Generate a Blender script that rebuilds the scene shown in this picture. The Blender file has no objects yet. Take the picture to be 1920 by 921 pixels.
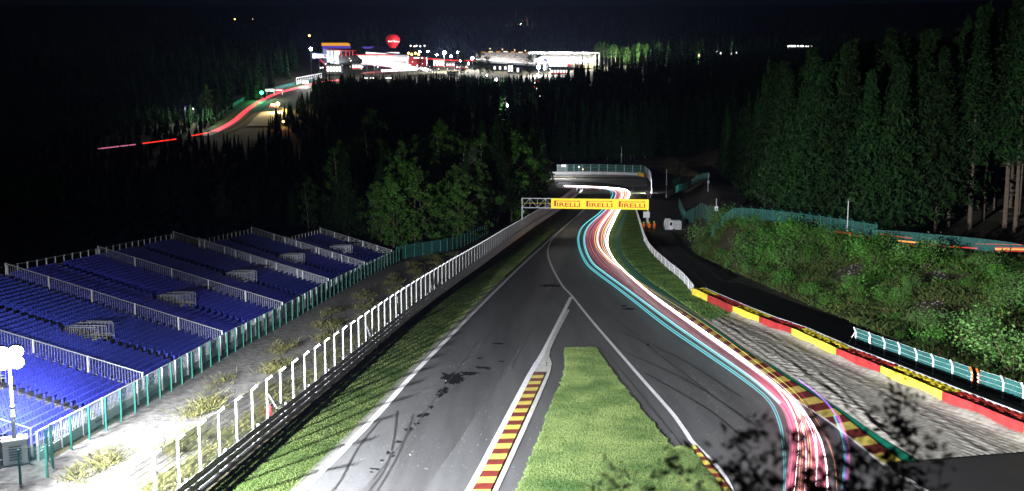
import bpy, bmesh, math, random
import numpy as np
from mathutils import Vector, Matrix, noise as mnoise
from mathutils.geometry import tessellate_polygon
random.seed(7)
RNG = np.random.default_rng(11)
scn = bpy.context.scene
C = scn.collection
R = math.radians
rnd = random.uniform

# ------------------------------------------------------------------ camera maths
F, CX, CY, H = 1800., 960., 460.5, 14.
PITCH = math.atan((CY - 240) / F)
cp, sp = math.cos(PITCH), math.sin(PITCH)
def ray(u, v):
    a = (u - CX) / F; b = (CY - v) / F
    return a, cp + b * sp, -sp + b * cp
def atY(u, v, Y):
    d = ray(u, v); t = Y / d[1]
    return Vector((t * d[0], Y, H + t * d[2]))
def proj(x, y, z):
    z = z - H; f = y * cp - z * sp; up = y * sp + z * cp
    return CX + F * x / f, CY - F * up / f

# ------------------------------------------------------------------ terrain
PY = [0, 390, 405, 430, 455, 475, 500, 520]
PZ = [0, -10.92, -10.8, -10.1, -9.5, -7.8, -4.2, -2.5]
BY = [0, 45, 55, 65, 79, 98, 132, 181, 231, 300, 400, 460, 520]
BX = [29.5, 29.3, 29.1, 28.9, 28.2, 27.1, 25.6, 31, 42.5, 54, 72, 74, 74]
WY = [0, 60, 95, 107, 114, 121, 128, 135, 165, 520]
WW = [27, 25, 20, 13.5, 10.5, 8, 5, 5, 8, 10]
PLY = [0, 90, 107, 114, 121, 130, 165]
PLH = [3.8, 3.8, 4., 4.4, 4.6, 4.8, 4.4]
DU = np.array([-800, 0, 300, 400, 500, 600, 700, 850, 1000, 1150, 1300, 1450, 1600, 1800, 2200, 2800], float)
DD = np.array([520, 650, 800, 1000, 1200, 1600, 2400, 3600], float)
DV = np.array([
 [310, 285, 250, 180, 100, 70, 40, 15],
 [310, 285, 250, 180, 100, 70, 40, 15],
 [310, 268, 222, 160, 115, 80, 45, 18],
 [310, 266, 219, 156, 118, 82, 45, 18],
 [310, 264, 213, 152, 118, 84, 45, 18],
 [306, 258, 208, 149, 118, 85, 45, 18],
 [300, 225, 185, 147, 118, 90, 45, 18],
 [296, 215, 172, 146, 118, 92, 47, 18],
 [300, 220, 172, 145, 120, 92, 47, 18],
 [300, 222, 170, 133, 118, 95, 47, 18],
 [290, 215, 165, 128, 112, 95, 47, 18],
 [255, 190, 148, 125, 110, 90, 45, 18],
 [225, 165, 138, 118, 105, 85, 40, 15],
 [190, 145, 112, 100, 90, 75, 35, 10],
 [150, 110, 80, 70, 60, 50, 20, 0],
 [150, 110, 80, 70, 60, 50, 20, 0]], float)
def sstep(t):
    t = np.clip(t, 0, 1); return t * t * (3 - 2 * t)
def Gn(X, Y):
    X = np.asarray(X, float); Y = np.asarray(Y, float)
    z = np.interp(Y, PY, PZ)
    s = X - np.interp(Y, BY, BX); w = np.interp(Y, WY, WW)
    slope = .13 + .2 * sstep((Y - 300) / 130.)
    dip = .95 * sstep((s - w - .6) / 5.) * sstep((146 - Y) / 14.)
    hr = np.interp(Y, PLY, PLH) * sstep(s / w) + slope * np.clip(s - w - 11, 0, 110) - dip
    rough = np.sin(X * .9 + 1.3 * np.sin(Y * .31)) * np.sin(Y * .7 + X * .2) * .28 * np.clip(s / 3, 0, 1) * np.clip((w + 1 - s) / 3, 0, 1)
    near = z + hr + rough
    Yc = np.maximum(Y, 1.)
    u = np.clip(CX + F * X / Yc, DU[0], DU[-1]); d = np.clip(Y, DD[0], DD[-1])
    i = np.clip(np.searchsorted(DU, u) - 1, 0, len(DU) - 2); j = np.clip(np.searchsorted(DD, d) - 1, 0, len(DD) - 2)
    a = (u - DU[i]) / (DU[i + 1] - DU[i]); b = (d - DD[j]) / (DD[j + 1] - DD[j])
    v = (DV[i, j] * (1 - a) + DV[i + 1, j] * a) * (1 - b) + (DV[i, j + 1] * (1 - a) + DV[i + 1, j + 1] * a) * b
    far = H + (240 - v) / F * np.maximum(Y, 520)
    k = sstep((Y - 455) / 75.)
    return near * (1 - k) + far * k
def G(x, y): return float(Gn(x, y))
def at(u, v, h=0.):
    d = ray(u, v)
    lo, hi = 5., 4000.
    t = 5.; prev = t
    while t < 4200:                       # march, then bisect
        if H + t * d[2] < G(t * d[0], t * d[1]) + h: break
        prev = t; t *= 1.02
    lo, hi = prev, t
    for _ in range(22):
        m = .5 * (lo + hi)
        if H + m * d[2] < G(m * d[0], m * d[1]) + h: hi = m
        else: lo = m
    return Vector((hi * d[0], hi * d[1], H + hi * d[2]))
def gp(x, y, h=0.): return Vector((x, y, G(x, y) + h))

# ------------------------------------------------------------------ materials
M = {}
def mat(name, col, rough=.8, var=.25, scale=4., bump=0., bscale=None, metal=0., emit=None, es=0., alpha=None, detail=4, col2=None, spec=.3, objvar=0., stretch=None):
    m = bpy.data.materials.new(name); m.use_nodes = True
    nt = m.node_tree; N = nt.nodes; L = nt.links
    b = N['Principled BSDF']; out = N['Material Output']
    b.inputs['Roughness'].default_value = rough; b.inputs['Metallic'].default_value = metal
    b.inputs['Specular IOR Level'].default_value = spec
    tc = N.new('ShaderNodeTexCoord')
    nz = N.new('ShaderNodeTexNoise'); nz.inputs['Scale'].default_value = scale; nz.inputs['Detail'].default_value = detail
    if stretch:
        mp = N.new('ShaderNodeMapping'); mp.inputs['Scale'].default_value = stretch; L.new(tc.outputs['Object'], mp.inputs['Vector']); L.new(mp.outputs['Vector'], nz.inputs['Vector'])
    else: L.new(tc.outputs['Object'], nz.inputs['Vector'])
    mx = N.new('ShaderNodeMix'); mx.data_type = 'RGBA'
    c2 = col2 or tuple(min(1, c * (1 + var)) for c in col)
    mx.inputs['A'].default_value = tuple(c * (1 - var) for c in col) + (1,)
    mx.inputs['B'].default_value = tuple(c2) + (1,)
    rp = N.new('ShaderNodeMapRange'); rp.inputs['From Min'].default_value = .3; rp.inputs['From Max'].default_value = .7
    L.new(nz.outputs['Fac'], rp.inputs['Value']); L.new(rp.outputs['Result'], mx.inputs['Factor'])
    src = mx.outputs['Result']
    if objvar:
        oi = N.new('ShaderNodeObjectInfo'); hs = N.new('ShaderNodeHueSaturation')
        mr = N.new('ShaderNodeMapRange'); mr.inputs['To Min'].default_value = 1 - objvar; mr.inputs['To Max'].default_value = 1 + objvar
        L.new(oi.outputs['Random'], mr.inputs['Value']); L.new(mr.outputs['Result'], hs.inputs['Value'])
        mh = N.new('ShaderNodeMapRange'); mh.inputs['To Min'].default_value = .5 - .03 * objvar; mh.inputs['To Max'].default_value = .5 + .03 * objvar
        L.new(oi.outputs['Random'], mh.inputs['Value']); L.new(mh.outputs['Result'], hs.inputs['Hue'])
        L.new(src, hs.inputs['Color']); src = hs.outputs['Color']
    L.new(src, b.inputs['Base Color'])
    if bump:
        n2 = N.new('ShaderNodeTexNoise'); n2.inputs['Scale'].default_value = bscale or scale * 4; n2.inputs['Detail'].default_value = 3
        L.new(tc.outputs['Object'], n2.inputs['Vector'])
        bp = N.new('ShaderNodeBump'); bp.inputs['Strength'].default_value = 1; bp.inputs['Distance'].default_value = bump
        L.new(n2.outputs['Fac'], bp.inputs['Height']); L.new(bp.outputs['Normal'], b.inputs['Normal'])
    if emit:
        b.inputs['Emission Color'].default_value = tuple(emit) + (1,); b.inputs['Emission Strength'].default_value = es
    if alpha is not None:
        tr = N.new('ShaderNodeBsdfTransparent'); ms = N.new('ShaderNodeMixShader'); ms.inputs['Fac'].default_value = alpha
        L.new(tr.outputs['BSDF'], ms.inputs[1]); L.new(b.outputs['BSDF'], ms.inputs[2]); L.new(ms.outputs['Shader'], out.inputs['Surface'])
    M[name] = m
    return m
def glow(name, col, s, add=False):
    m = bpy.data.materials.new(name); m.use_nodes = True
    nt = m.node_tree; N = nt.nodes
    N.remove(N['Principled BSDF'])
    e = N.new('ShaderNodeEmission'); e.inputs['Color'].default_value = tuple(col) + (1,); e.inputs['Strength'].default_value = s
    sh = e.outputs['Emission']
    if add:                                             # light only: adds to what lies behind it and blocks nothing
        t = N.new('ShaderNodeBsdfTransparent'); a = N.new('ShaderNodeAddShader')
        nt.links.new(sh, a.inputs[0]); nt.links.new(t.outputs['BSDF'], a.inputs[1]); sh = a.outputs['Shader']
    nt.links.new(sh, N['Material Output'].inputs['Surface'])
    M[name] = m; return m

# ------------------------------------------------------------------ mesh building
class MB:
    def __init__(s): s.v = []; s.f = []
    def add(s, vs, fs):
        n = len(s.v); s.v += [tuple(p) for p in vs]; s.f += [tuple(i + n for i in f) for f in fs]; return s
    def quad(s, a, b, c, d): return s.add([a, b, c, d], [(0, 1, 2, 3)])
    def frame(s, o, ex, ey, ez, sx, sy, sz):          # box from corner o along three unit axes
        o = Vector(o); ex = Vector(ex) * sx; ey = Vector(ey) * sy; ez = Vector(ez) * sz
        p = [o, o + ex, o + ex + ey, o + ey]; p += [q + ez for q in p]
        return s.add(p, [(3, 2, 1, 0), (4, 5, 6, 7), (0, 1, 5, 4), (1, 2, 6, 5), (2, 3, 7, 6), (3, 0, 4, 7)])
    def box(s, c, sx, sy, sz, rz=0):                  # centre of the BOTTOM face
        ex = Vector((math.cos(rz), math.sin(rz), 0)); ey = Vector((-math.sin(rz), math.cos(rz), 0)); ez = Vector((0, 0, 1))
        return s.frame(Vector(c) - ex * sx / 2 - ey * sy / 2, ex, ey, ez, sx, sy, sz)
    def bar(s, a, b, w, h=None):
        a = Vector(a); b = Vector(b); d = b - a; l = d.length
        if l < 1e-6: return s
        d /= l; up = Vector((0, 0, 1)) if abs(d.z) < .95 else Vector((0, 1, 0))
        x = d.cross(up).normalized(); y = x.cross(d); h = h or w
        return s.frame(a - x * w / 2 - y * h / 2, d, x, y, l, w, h) if False else s.add(
            [a - x*w/2 - y*h/2, a + x*w/2 - y*h/2, a + x*w/2 + y*h/2, a - x*w/2 + y*h/2,
             b - x*w/2 - y*h/2, b + x*w/2 - y*h/2, b + x*w/2 + y*h/2, b - x*w/2 + y*h/2],
            [(0, 1, 2, 3), (7, 6, 5, 4), (0, 4, 5, 1), (1, 5, 6, 2), (2, 6, 7, 3), (3, 7, 4, 0)])
    def tube(s, pts, r, n=6, cap=True):
        pts = [Vector(p) for p in pts]; k = len(pts)
        rs = r if hasattr(r, '__len__') else [r] * k
        vs = []; fs = []
        for i, p in enumerate(pts):
            d = (pts[min(i + 1, k - 1)] - pts[max(i - 1, 0)]).normalized()
            up = Vector((0, 0, 1)) if abs(d.z) < .9 else Vector((0, 1, 0))
            x = d.cross(up).normalized(); y = x.cross(d)
            for j in range(n):
                a = 2 * math.pi * j / n
                vs.append(p + (x * math.cos(a) + y * math.sin(a)) * rs[i])
        for i in range(k - 1):
            for j in range(n):
                fs.append((i*n + j, i*n + (j+1) % n, (i+1)*n + (j+1) % n, (i+1)*n + j))
        if cap: fs += [tuple(range(n))[::-1], tuple(range((k-1)*n, k*n))]
        return s.add(vs, fs)
    def lathe(s, c, prof, n=16):
        c = Vector(c); vs = []; fs = []; k = len(prof)
        for r, z in prof:
            for j in range(n):
                a = 2 * math.pi * j / n; vs.append(c + Vector((r * math.cos(a), r * math.sin(a), z)))
        for i in range(k - 1):
            for j in range(n): fs.append((i*n + j, i*n + (j+1) % n, (i+1)*n + (j+1) % n, (i+1)*n + j))
        fs += [tuple(range(n))[::-1], tuple(range((k-1)*n, k*n))]
        return s.add(vs, fs)
    def build(s, name, m, parent=None, smooth=False):
        me = bpy.data.meshes.new(name)
        o0 = wloc(parent) if parent else Vector((0, 0, 0))
        me.from_pydata([(p[0] - o0.x, p[1] - o0.y, p[2] - o0.z) for p in s.v], [], s.f)
        if m: me.materials.append(M[m] if isinstance(m, str) else m)
        if smooth: me.polygons.foreach_set('use_smooth', [True] * len(me.polygons))
        me.update()
        return link(name, me, parent)
def link(name, me, parent=None):
    o = bpy.data.objects.new(name, me); C.objects.link(o)
    if parent: o.parent = parent
    return o
def wloc(o):
    l = Vector((0, 0, 0))
    while o: l += o.location; o = o.parent
    return l
def npmesh(name, V, Fq, m, k=4):
    me = bpy.data.meshes.new(name)
    V = np.asarray(V, np.float32); Fq = np.asarray(Fq, np.int32)
    me.vertices.add(len(V)); me.vertices.foreach_set('co', V.ravel())
    me.loops.add(Fq.size); me.loops.foreach_set('vertex_index', Fq.ravel())
    me.polygons.add(len(Fq)); me.polygons.foreach_set('loop_start', np.arange(0, Fq.size, k, dtype=np.int32))
    me.polygons.foreach_set('loop_total', np.full(len(Fq), k, np.int32))
    if m: me.materials.append(M[m])
    me.update(calc_edges=True); me.validate()
    return me
def tag(o, label=None, cat=None, group=None, kind=None):
    if label: o['label'] = label
    if cat: o['category'] = cat
    if group: o['group'] = group
    if kind: o['kind'] = kind
    return o
def thing(name, loc, label, cat, group=None):
    o = bpy.data.objects.new(name, None); C.objects.link(o); o.location = loc; o.empty_display_size = .3
    return tag(o, label, cat, group)
def dup(o, loc=None, rz=None, sc=None, label=None, parent=None):
    c = o.copy(); C.objects.link(c)
    if parent: c.parent = parent
    if loc is not None: c.location = loc
    if rz is not None: c.rotation_euler[2] = rz
    if sc is not None: c.scale = sc if hasattr(sc, '__len__') else (sc,) * 3
    if label: c['label'] = label
    for ch in list(o.children): dup(ch, parent=c)
    return c
def spline(pts, step=1.):
    P = [Vector(p) for p in pts]; out = []
    for i in range(len(P) - 1):
        p0, p1, p2, p3 = P[max(i-1, 0)], P[i], P[i+1], P[min(i+2, len(P)-1)]
        n = max(2, int((p2 - p1).length / step))
        for j in range(n):
            t = j / n; t2 = t*t; t3 = t2*t
            out.append(.5 * ((2*p1) + (p2-p0)*t + (2*p0-5*p1+4*p2-p3)*t2 + (3*p1-p0-3*p2+p3)*t3))
    return out + [P[-1]]
def resample(pts, n):
    P = [Vector(p) for p in pts]; L = [0]
    for a, b in zip(P, P[1:]): L.append(L[-1] + (b - a).length)
    out = []; i = 0
    for k in range(n):
        s = L[-1] * k / (n - 1)
        while i < len(L) - 2 and L[i+1] < s: i += 1
        t = (s - L[i]) / max(L[i+1] - L[i], 1e-9); out.append(P[i].lerp(P[i+1], t))
    return out
def drape(name, poly, m, h, kind='structure'):        # a sheet laid on the ground, outline given as ground points
    xy = [Vector((p[0], p[1], 0)) for p in poly]
    tris = tessellate_polygon([xy])
    bm = bmesh.new(); vs = [bm.verts.new(p) for p in xy]
    for t in tris:
        try: bm.faces.new([vs[i] for i in t])
        except ValueError: pass
    for _ in range(6):
        es = [e for e in bm.edges if max(e.verts[0].co.y, e.verts[1].co.y) > 386 and e.calc_length() > 5]
        if not es: break
        bmesh.ops.subdivide_edges(bm, edges=es, cuts=1); bmesh.ops.triangulate(bm, faces=bm.faces[:])
    for v in bm.verts: v.co.z = G(v.co.x, v.co.y) + h + max(0, v.co.y - 380) * .0006
    bmesh.ops.recalc_face_normals(bm, faces=bm.faces[:])
    me = bpy.data.meshes.new(name); bm.to_mesh(me); bm.free()
    if me.polygons and sum(p.normal.z for p in me.polygons) < 0: me.flip_normals()
    me.materials.append(M[m]); return tag(link(name, me), kind=kind)
def px(*pts, h=0.): return [at(u, v, h) for u, v in pts]
def strip(name, pts, w, m, h, off=0.):                # a ribbon of constant width laid on the ground
    pts = [Vector((p[0], p[1], 0)) for p in pts]; l = []; r = []
    for i, p in enumerate(pts):
        d = (pts[min(i+1, len(pts)-1)] - pts[max(i-1, 0)]).normalized(); n = Vector((-d.y, d.x, 0))
        l.append(p + n * (off + w/2)); r.append(p + n * (off - w/2))
    b = MB()
    for i in range(len(pts)-1):
        q = [l[i], r[i], r[i+1], l[i+1]]
        b.quad(*[(p.x, p.y, G(p.x, p.y) + h + max(0, p.y-380)*.0006) for p in q])
    o = b.build(name, m)
    if sum(p.normal.z for p in o.data.polygons) < 0: o.data.flip_normals()
    return tag(o, kind='structure')

# ------------------------------------------------------------------ palette
mat('ground_soil', (.045, .05, .022), .95, .5, .5, .05, 6, col2=(.075, .062, .035))
mat('asphalt', (.06, .061, .064), .7, .24, .5, .02, 45, detail=9, spec=.35, stretch=(1.6, .12, 1))
mat('asphalt_rubbered', (.046, .046, .049), .62, .25, .8, .014, 45, detail=9, spec=.4, stretch=(2.2, .1, 1))
mat('asphalt_old', (.052, .052, .053), .7, .2, .5, .004, 60, detail=8)
mat('asphalt_road', (.02, .02, .022), .8, .2, .4, .004, 40)
mat('tar', (.006, .006, .007), .9, .3, 6, spec=.05)
mat('rubber_mark', (.02, .02, .021), .6, .3, 3)
mat('white_paint', (.62, .63, .66), .6, .18, 3)
mat('concrete_dull', (.2, .2, .19), .85, .3, 2.5, .005, 30)
mat('concrete', (.42, .42, .40), .8, .18, 2.5, .005, 30)
mat('kerb_red', (.1, .012, .008), .55, .3, 3, .004, 18)
mat('kerb_yellow', (.42, .36, .07), .55, .2, 3, .004, 18)
mat('kerb_cream', (.75, .72, .52), .55, .1, 3, .004, 18)
mat('green_paint', (.0, .2, .12), .6, .25, 2)
mat('turf', (.045, .085, .012), .9, .4, .6, .005, 14, col2=(.075, .12, .02))
mat('grass_blade', (.05, .118, .024), .8, .4, .45, col2=(.14, .185, .06))
mat('meadow', (.13, .11, .05), .95, .4, .25, .08, 3, col2=(.2, .17, .09))
mat('verge_blade', (.05, .14, .025), .8, .45, .5, col2=(.12, .2, .05))
mat('gravel_pale', (.33, .31, .27), .95, .3, 3, .008, 30, col2=(.5, .48, .43))
mat('gravel_grey', (.16, .155, .15), .95, .45, 2.2, .05, 12, col2=(.26, .25, .24))
mat('stone', (.5, .5, .48), .8, .3, 2)
mat('steel', (.42, .44, .46), .45, .12, 6, metal=.5)
mat('galv', (.55, .57, .6), .5, .1, 6, metal=.2)
mat('white_metal', (.75, .77, .8), .4, .06, 4)
mat('dark_steel', (.09, .1, .11), .5, .2, 5, metal=.4)
mat('teal', (.02, .16, .13), .55, .15, 4)
mat('teal_mesh', (.035, .17, .16), .7, .2, 2, alpha=.55)
mat('wire_mesh', (.5, .53, .58), .6, .1, 2, .09, 30, alpha=.6)
mat('fence_mesh', (.06, .2, .18), .7, .2, 2, alpha=.42)
mat('seat_blue', (.04, .052, .43), .4, .12, 3, objvar=.12, spec=.45)
mat('deck', (.13, .13, .135), .8, .25, 2)
mat('deck_dark', (.03, .03, .032), .8, .25, 2)
mat('belt_yellow', (.72, .56, .05), .55, .28, 1.6, .004, 6)
mat('belt_red', (.3, .024, .024), .55, .35, 1.6, .004, 6)
mat('tyre_yellow', (.5, .4, .02), .6, .25, 3)
mat('tyre_red', (.3, .02, .015), .6, .25, 3)
mat('tyre_black', (.02, .02, .02), .75, .25, 3)
mat('orange', (.75, .17, .02), .6, .15, 4)
mat('hi_vis', (.65, .8, .05), .6, .1, 4)
mat('skin', (.42, .24, .17), .6, .1, 6)
mat('hair', (.03, .02, .015), .7, .2, 8)
mat('cloth_dark', (.03, .035, .05), .85, .3, 6)
mat('cloth_blue', (.05, .07, .2), .85, .3, 6)
mat('cloth_white', (.6, .62, .66), .85, .15, 6)
mat('caravan', (.5, .52, .55), .45, .08, 2)
mat('glass_dark', (.02, .025, .03), .15, .1, 2, spec=.6)
mat('bark', (.10, .075, .055), .9, .4, 5, .02, 18)
mat('bark_pale', (.4, .38, .35), .9, .35, 5, .01, 18)
mat('spruce', (.008, .027, .008), .85, .4, 1.2, objvar=.35, col2=(.018, .05, .012), spec=.1)
mat('broadleaf', (.03, .1, .012), .75, .4, .9, objvar=.25, col2=(.065, .16, .022))
mat('pale_leaf', (.05, .10, .05), .7, .4, .9, objvar=.25, col2=(.09, .15, .07))
mat('bush', (.045, .165, .016), .75, .4, 1.3, objvar=.3, col2=(.07, .2, .022))
mat('bush_pale', (.055, .15, .03), .75, .4, 1.3, objvar=.3, col2=(.11, .23, .055))
mat('heath', (.042, .105, .014), .85, .55, .35, col2=(.07, .11, .022))
mat('weed', (.06, .075, .02), .85, .4, .8, col2=(.13, .12, .04))
mat('near_leaf', (.008, .01, .006), .6, .3, 4)
mat('dry_grass', (.085, .075, .035), .9, .4, .4, .05, 4)
mat('roof_red', (.3, .02, .02), .6, .15, .05)
mat('roof_navy', (.06, .07, .13), .5, .15, .05)
mat('wall_pale', (.55, .55, .56), .7, .12, .06)
mat('wall_red', (.5, .035, .04), .6, .1, .1)
mat('balloon', (.62, .02, .03), .5, .08, .1, emit=(1, .05, .06), es=.22)
mat('printed_yellow_glow', (.8, .6, .02), .5, .03, 1, emit=(1, .82, .04), es=.75)  # emission added to the print so the banner reads as lit
mat('printed_red_glow', (.55, .04, .015), .5, .05, 1, emit=(.7, .09, .02), es=.4)  # lettering carries added emission along with the banner
mat('sign_white', (.8, .8, .82), .5, .03, 1)
mat('lamp_white_face', (.8, .8, .8), .4, 0, 1, emit=(.95, .97, 1), es=120)
glow('lamp_big', (.93, .96, 1), 60)
glow('lamp_amber', (1, .55, .12), 12)
glow('lamp_green', (.05, 1, .35), 14)
glow('lit_white', (1, .97, .95), 3.2)
glow('lit_warm', (1, .78, .45), 1.6)
glow('lit_red', (1, .06, .05), 1.2)
glow('lit_purple', (.18, .1, .75), .55)
glow('lit_orange', (1, .42, .04), .85)
glow('trail_cyan', (.1, .6, .66), .55, True)
glow('trail_glare', (1, .93, .94), 9, True)
glow('trail_ice', (.3, .8, .9), .6, True)
glow('trail_white', (1, .9, .93), 1.2, True)
glow('trail_yellow', (1, .68, .22), .8, True)
glow('trail_red', (.62, .07, .13), .5, True)
glow('trail_pink', (.8, .2, .38), .4, True)
glow('trail_violet', (.42, .12, .85), .55, True)
glow('tail_red', (1, .035, .02), .7, True)
glow('tail_amber', (1, .35, .06), 1.2, True)

# ------------------------------------------------------------------ camera, sky, moon, render
cam = bpy.data.cameras.new('camera'); co = bpy.data.objects.new('camera', cam); C.objects.link(co)
co.location = (0, 0, H); co.rotation_euler = (math.pi/2 - PITCH, 0, 0)
cam.sensor_width = 36; cam.lens = F / 1920 * 36; cam.clip_end = 9000; cam.clip_start = .1
cam.dof.use_dof = True; cam.dof.focus_distance = 90; cam.dof.aperture_fstop = 1.05
scn.camera = co
w = bpy.data.worlds.new('World'); scn.world = w; w.use_nodes = True
wn = w.node_tree.nodes; bg = wn['Background']
sky = wn.new('ShaderNodeTexSky'); sky.sky_type = 'NISHITA'; sky.sun_disc = False
sky.sun_elevation = R(1.); sky.sun_rotation = R(200); sky.air_density = 1; sky.dust_density = .3; sky.ozone_density = 5
w.node_tree.links.new(sky.outputs['Color'], bg.inputs['Color']); bg.inputs['Strength'].default_value = .0035
sun = bpy.data.lights.new('moon', 'SUN'); so = bpy.data.objects.new('moon', sun); C.objects.link(so)
sun.energy = .004; sun.angle = R(.5); sun.color = (.8, .87, 1)
so.rotation_euler = (R(50), 0, R(-30))
scn.view_settings.view_transform = 'Standard'; scn.view_settings.look = 'None'; scn.view_settings.exposure = 0; scn.view_settings.gamma = 1
cy = scn.cycles
scn.render.engine = 'CYCLES'
cy.use_denoising = True; cy.max_bounces = 4; cy.diffuse_bounces = 2; cy.glossy_bounces = 2; cy.transparent_max_bounces = 90; cy.transmission_bounces = 2
cy.sample_clamp_indirect = 3; cy.sample_clamp_direct = 0; cy.caustics_reflective = False; cy.caustics_refractive = False
cy.use_light_tree = True
scn.render.use_persistent_data = False

# ------------------------------------------------------------------ ground sheet
na, nr = 460, 300
ang = np.radians(np.linspace(-62, 62, na)); rad = np.geomspace(3., 4300., nr)
A, RR = np.meshgrid(ang, rad); X = RR * np.tan(A) * .55 + RR * np.sin(A) * .45; Y = RR * np.cos(A) * .45 + RR * .55
V = np.stack([X, Y, Gn(X, Y)], -1).reshape(-1, 3)
idx = np.arange(na * nr).reshape(nr, na)
Fq = np.stack([idx[:-1, :-1], idx[:-1, 1:], idx[1:, 1:], idx[1:, :-1]], -1).reshape(-1, 4)
tag(link('ground', npmesh('ground', V, Fq, 'ground_soil')), kind='structure')

# ------------------------------------------------------------------ track and its markings
fence_px = [(319, 963), (506, 809), (631, 706), (756, 602), (839, 540), (907, 492), (945, 464), (1000, 425), (1040, 399), (1056, 388)]
left_edge = px((470, 1005), (566, 909), (700, 774), (800, 666), (948, 520), (1014, 460), (1098, 390), (1112, 372), (1130, 359.5))
right_edge = px((1186, 352.5), (1181, 365), (1166, 388), (1142, 434), (1137, 456), (1148, 484), (1167, 506), (1205, 541), (1239, 569), (1300, 613),
                (1315, 624), (1390, 677.5), (1465, 731), (1504, 757), (1563, 796), (1632, 850), (1674, 884), (1740, 925), (1800, 1000))
far_edge = px((1040, 342.5), (1064, 341.8), (1110, 343), (1143, 345.5), (1167, 349.5))
inner_far = px((1130, 359.5), (1117, 356.8), (1093, 355.8), (1045, 352))
re = spline(right_edge, 2.)
le = spline(left_edge, 3.)
track_poly = le + inner_far[1:] + far_edge + re
drape('track', track_poly, 'asphalt', .012)
drape('runoff_asphalt', px((1660, 870), (1725, 865.5), (1920, 849.5), (2030, 843), (2100, 1000), (1790, 1000), (1735, 924)), 'asphalt_road', .022)
# grass between fence and track, and the verge on the right
ge = [at(u + 22, v + 3) for u, v in fence_px]
ge[-1] = at(1062, 387)
grass_left = ge + [at(1094, 388)] + list(reversed([at(u, v) for u, v in ((466, 1005), (563, 909), (697, 774), (797, 666), (945, 520), (1011, 460))]))
drape('grass_strip', grass_left, 'turf', .02)
infield = px((1062, 386), (1092, 355.8), (1117, 356.8), (1130, 359.5), (1112, 372), (1098, 390))
drape('grass_infield', infield, 'turf', .03)
tri_px = [(1057.5, 652), (1117, 651.6), (1146, 694), (1195, 757), (1240, 812.5), (1261, 838.7), (1296, 838), (1320, 877), (1348, 910), (1390, 1000),
          (938, 1000), (970, 921), (1000, 847), (1028, 774), (1057.5, 701), (1058.5, 680)]
tri_g = resample(px(*tri_px, tri_px[0]), 260)[:-1]
tri_g = [p + Vector((rnd(-.09, .09), rnd(-.14, .14), 0)) for p in tri_g]
drape('grass_island', tri_g, 'turf', .028)
barrier_px = [(1189, 390), (1201, 431), (1209, 456), (1220, 475), (1249, 503), (1277, 527), (1298, 553)]
verge = px((1166, 388), (1142, 434), (1137, 456), (1148, 484), (1167, 506), (1205, 541), (1239, 569), (1300, 613), (1330, 605), (1378, 591), *reversed(barrier_px))
drape('grass_verge', verge, 'turf', .02)
drape('grass_verge_far', px((1186, 352.5), (1226, 350), (1218, 362), (1192, 388), (1166, 388), (1181, 365)), 'turf', .025)
# service road behind the tyre wall
bl = [at(u, v) for u, v in ((1930, 828), (1765, 758.6), (1650, 708), (1566, 673), (1483, 633), (1374, 591), (1300, 556), (1277, 525), (1249, 503), (1220, 475), (1209, 456), (1201, 431), (1192, 390))]
sr = [Vector((p.x + 1.5, p.y, 0)) for p in bl] + [Vector((57, 400, 0)), Vector((63, 400, 0))] + [Vector((np.interp(y, BY, BX) - 1, y, 0)) for y in (380, 300, 231, 181, 132, 98, 79, 65, 55, 45)]
drape('service_road', sr, 'asphalt_road', .016)
# far gravel trap
drape('far_gravel', px((1030, 341), (1064, 340.6), (1110, 341.8), (1143, 344.5), (1168, 349), (1184, 351.5), (1214, 349), (1213, 331), (1190, 329), (1150, 328), (1090, 327.5), (1030, 328)), 'gravel_pale', .03)

# edge lines and kerbs
strip('edge_line', spline(px((478, 1005), (570, 912), (704, 777), (803, 669), (951, 522), (1017, 461), (1040, 440), (1085, 402), (1096, 393)), 2.5), .34, 'white_paint', .02, off=-.12)
strip('edge_kerb', spline(px((471, 1005), (563, 910), (697, 775), (797, 667), (945, 521)), 2.5), .4, 'concrete_dull', .03, off=.0)
strip('edge_line', spline(px((1376, 935), (1371, 921), (1359, 896), (1334.5, 865), (1296, 826.5), (1265, 781), (1195, 701), (1108, 600), (1072, 555), (1053.5, 534.6), (1034.6, 500), (1027, 475), (1031.5, 456), (1044, 440), (1085, 402), (1100, 389)), 1.5), .24, 'white_paint', .024)
strip('edge_line', spline(px((820, 1005), (880, 921), (994, 702), (1022, 655), (1071, 557)), 2.5), .34, 'white_paint', .026)
strip('edge_kerb', spline(px((876, 1005), (926, 921), (1027, 698), (1027.5, 657), (1065.6, 581)), 1.5), .32, 'concrete', .03)
rub = [Vector((a.x * .45 + c.x * .55, a.y * .45 + c.y * .55, 0)) for a, c in zip(resample(px((1136, 385), (1094, 422), (1084, 442), (1086, 466), (1099, 494), (1120, 513), (1150, 535), (1185, 562), (1245, 609), (1325, 664), (1390, 709), (1437, 747), (1460, 800), (1470, 880), (1468, 960)), 60), resample(px((1172, 380), (1150, 418), (1141, 438), (1139, 460), (1150, 485), (1170, 508), (1207, 541), (1241, 568), (1302, 612), (1390, 675), (1460, 725), (1508, 772), (1540, 830), (1552, 920), (1553, 990)), 60))]
strip('rubbered_line', rub, 3.4, 'asphalt_rubbered', .016)
strip('rubbered_line', spline(px((720, 940), (830, 800), (930, 665), (1000, 560), (1060, 450), (1105, 385)), 2), 2.6, 'asphalt_rubbered', .015)
for q in (((960, 690), (1010, 590), (1050, 500)), ((700, 900), (860, 690), (1000, 500), (1085, 405)), ((1120, 640), (1250, 800), (1330, 900)), ((1075, 520), (1180, 620), (1400, 790))):
    strip('asphalt_seam', spline(px(*q), 2), .05, 'rubber_mark', .0185)
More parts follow.
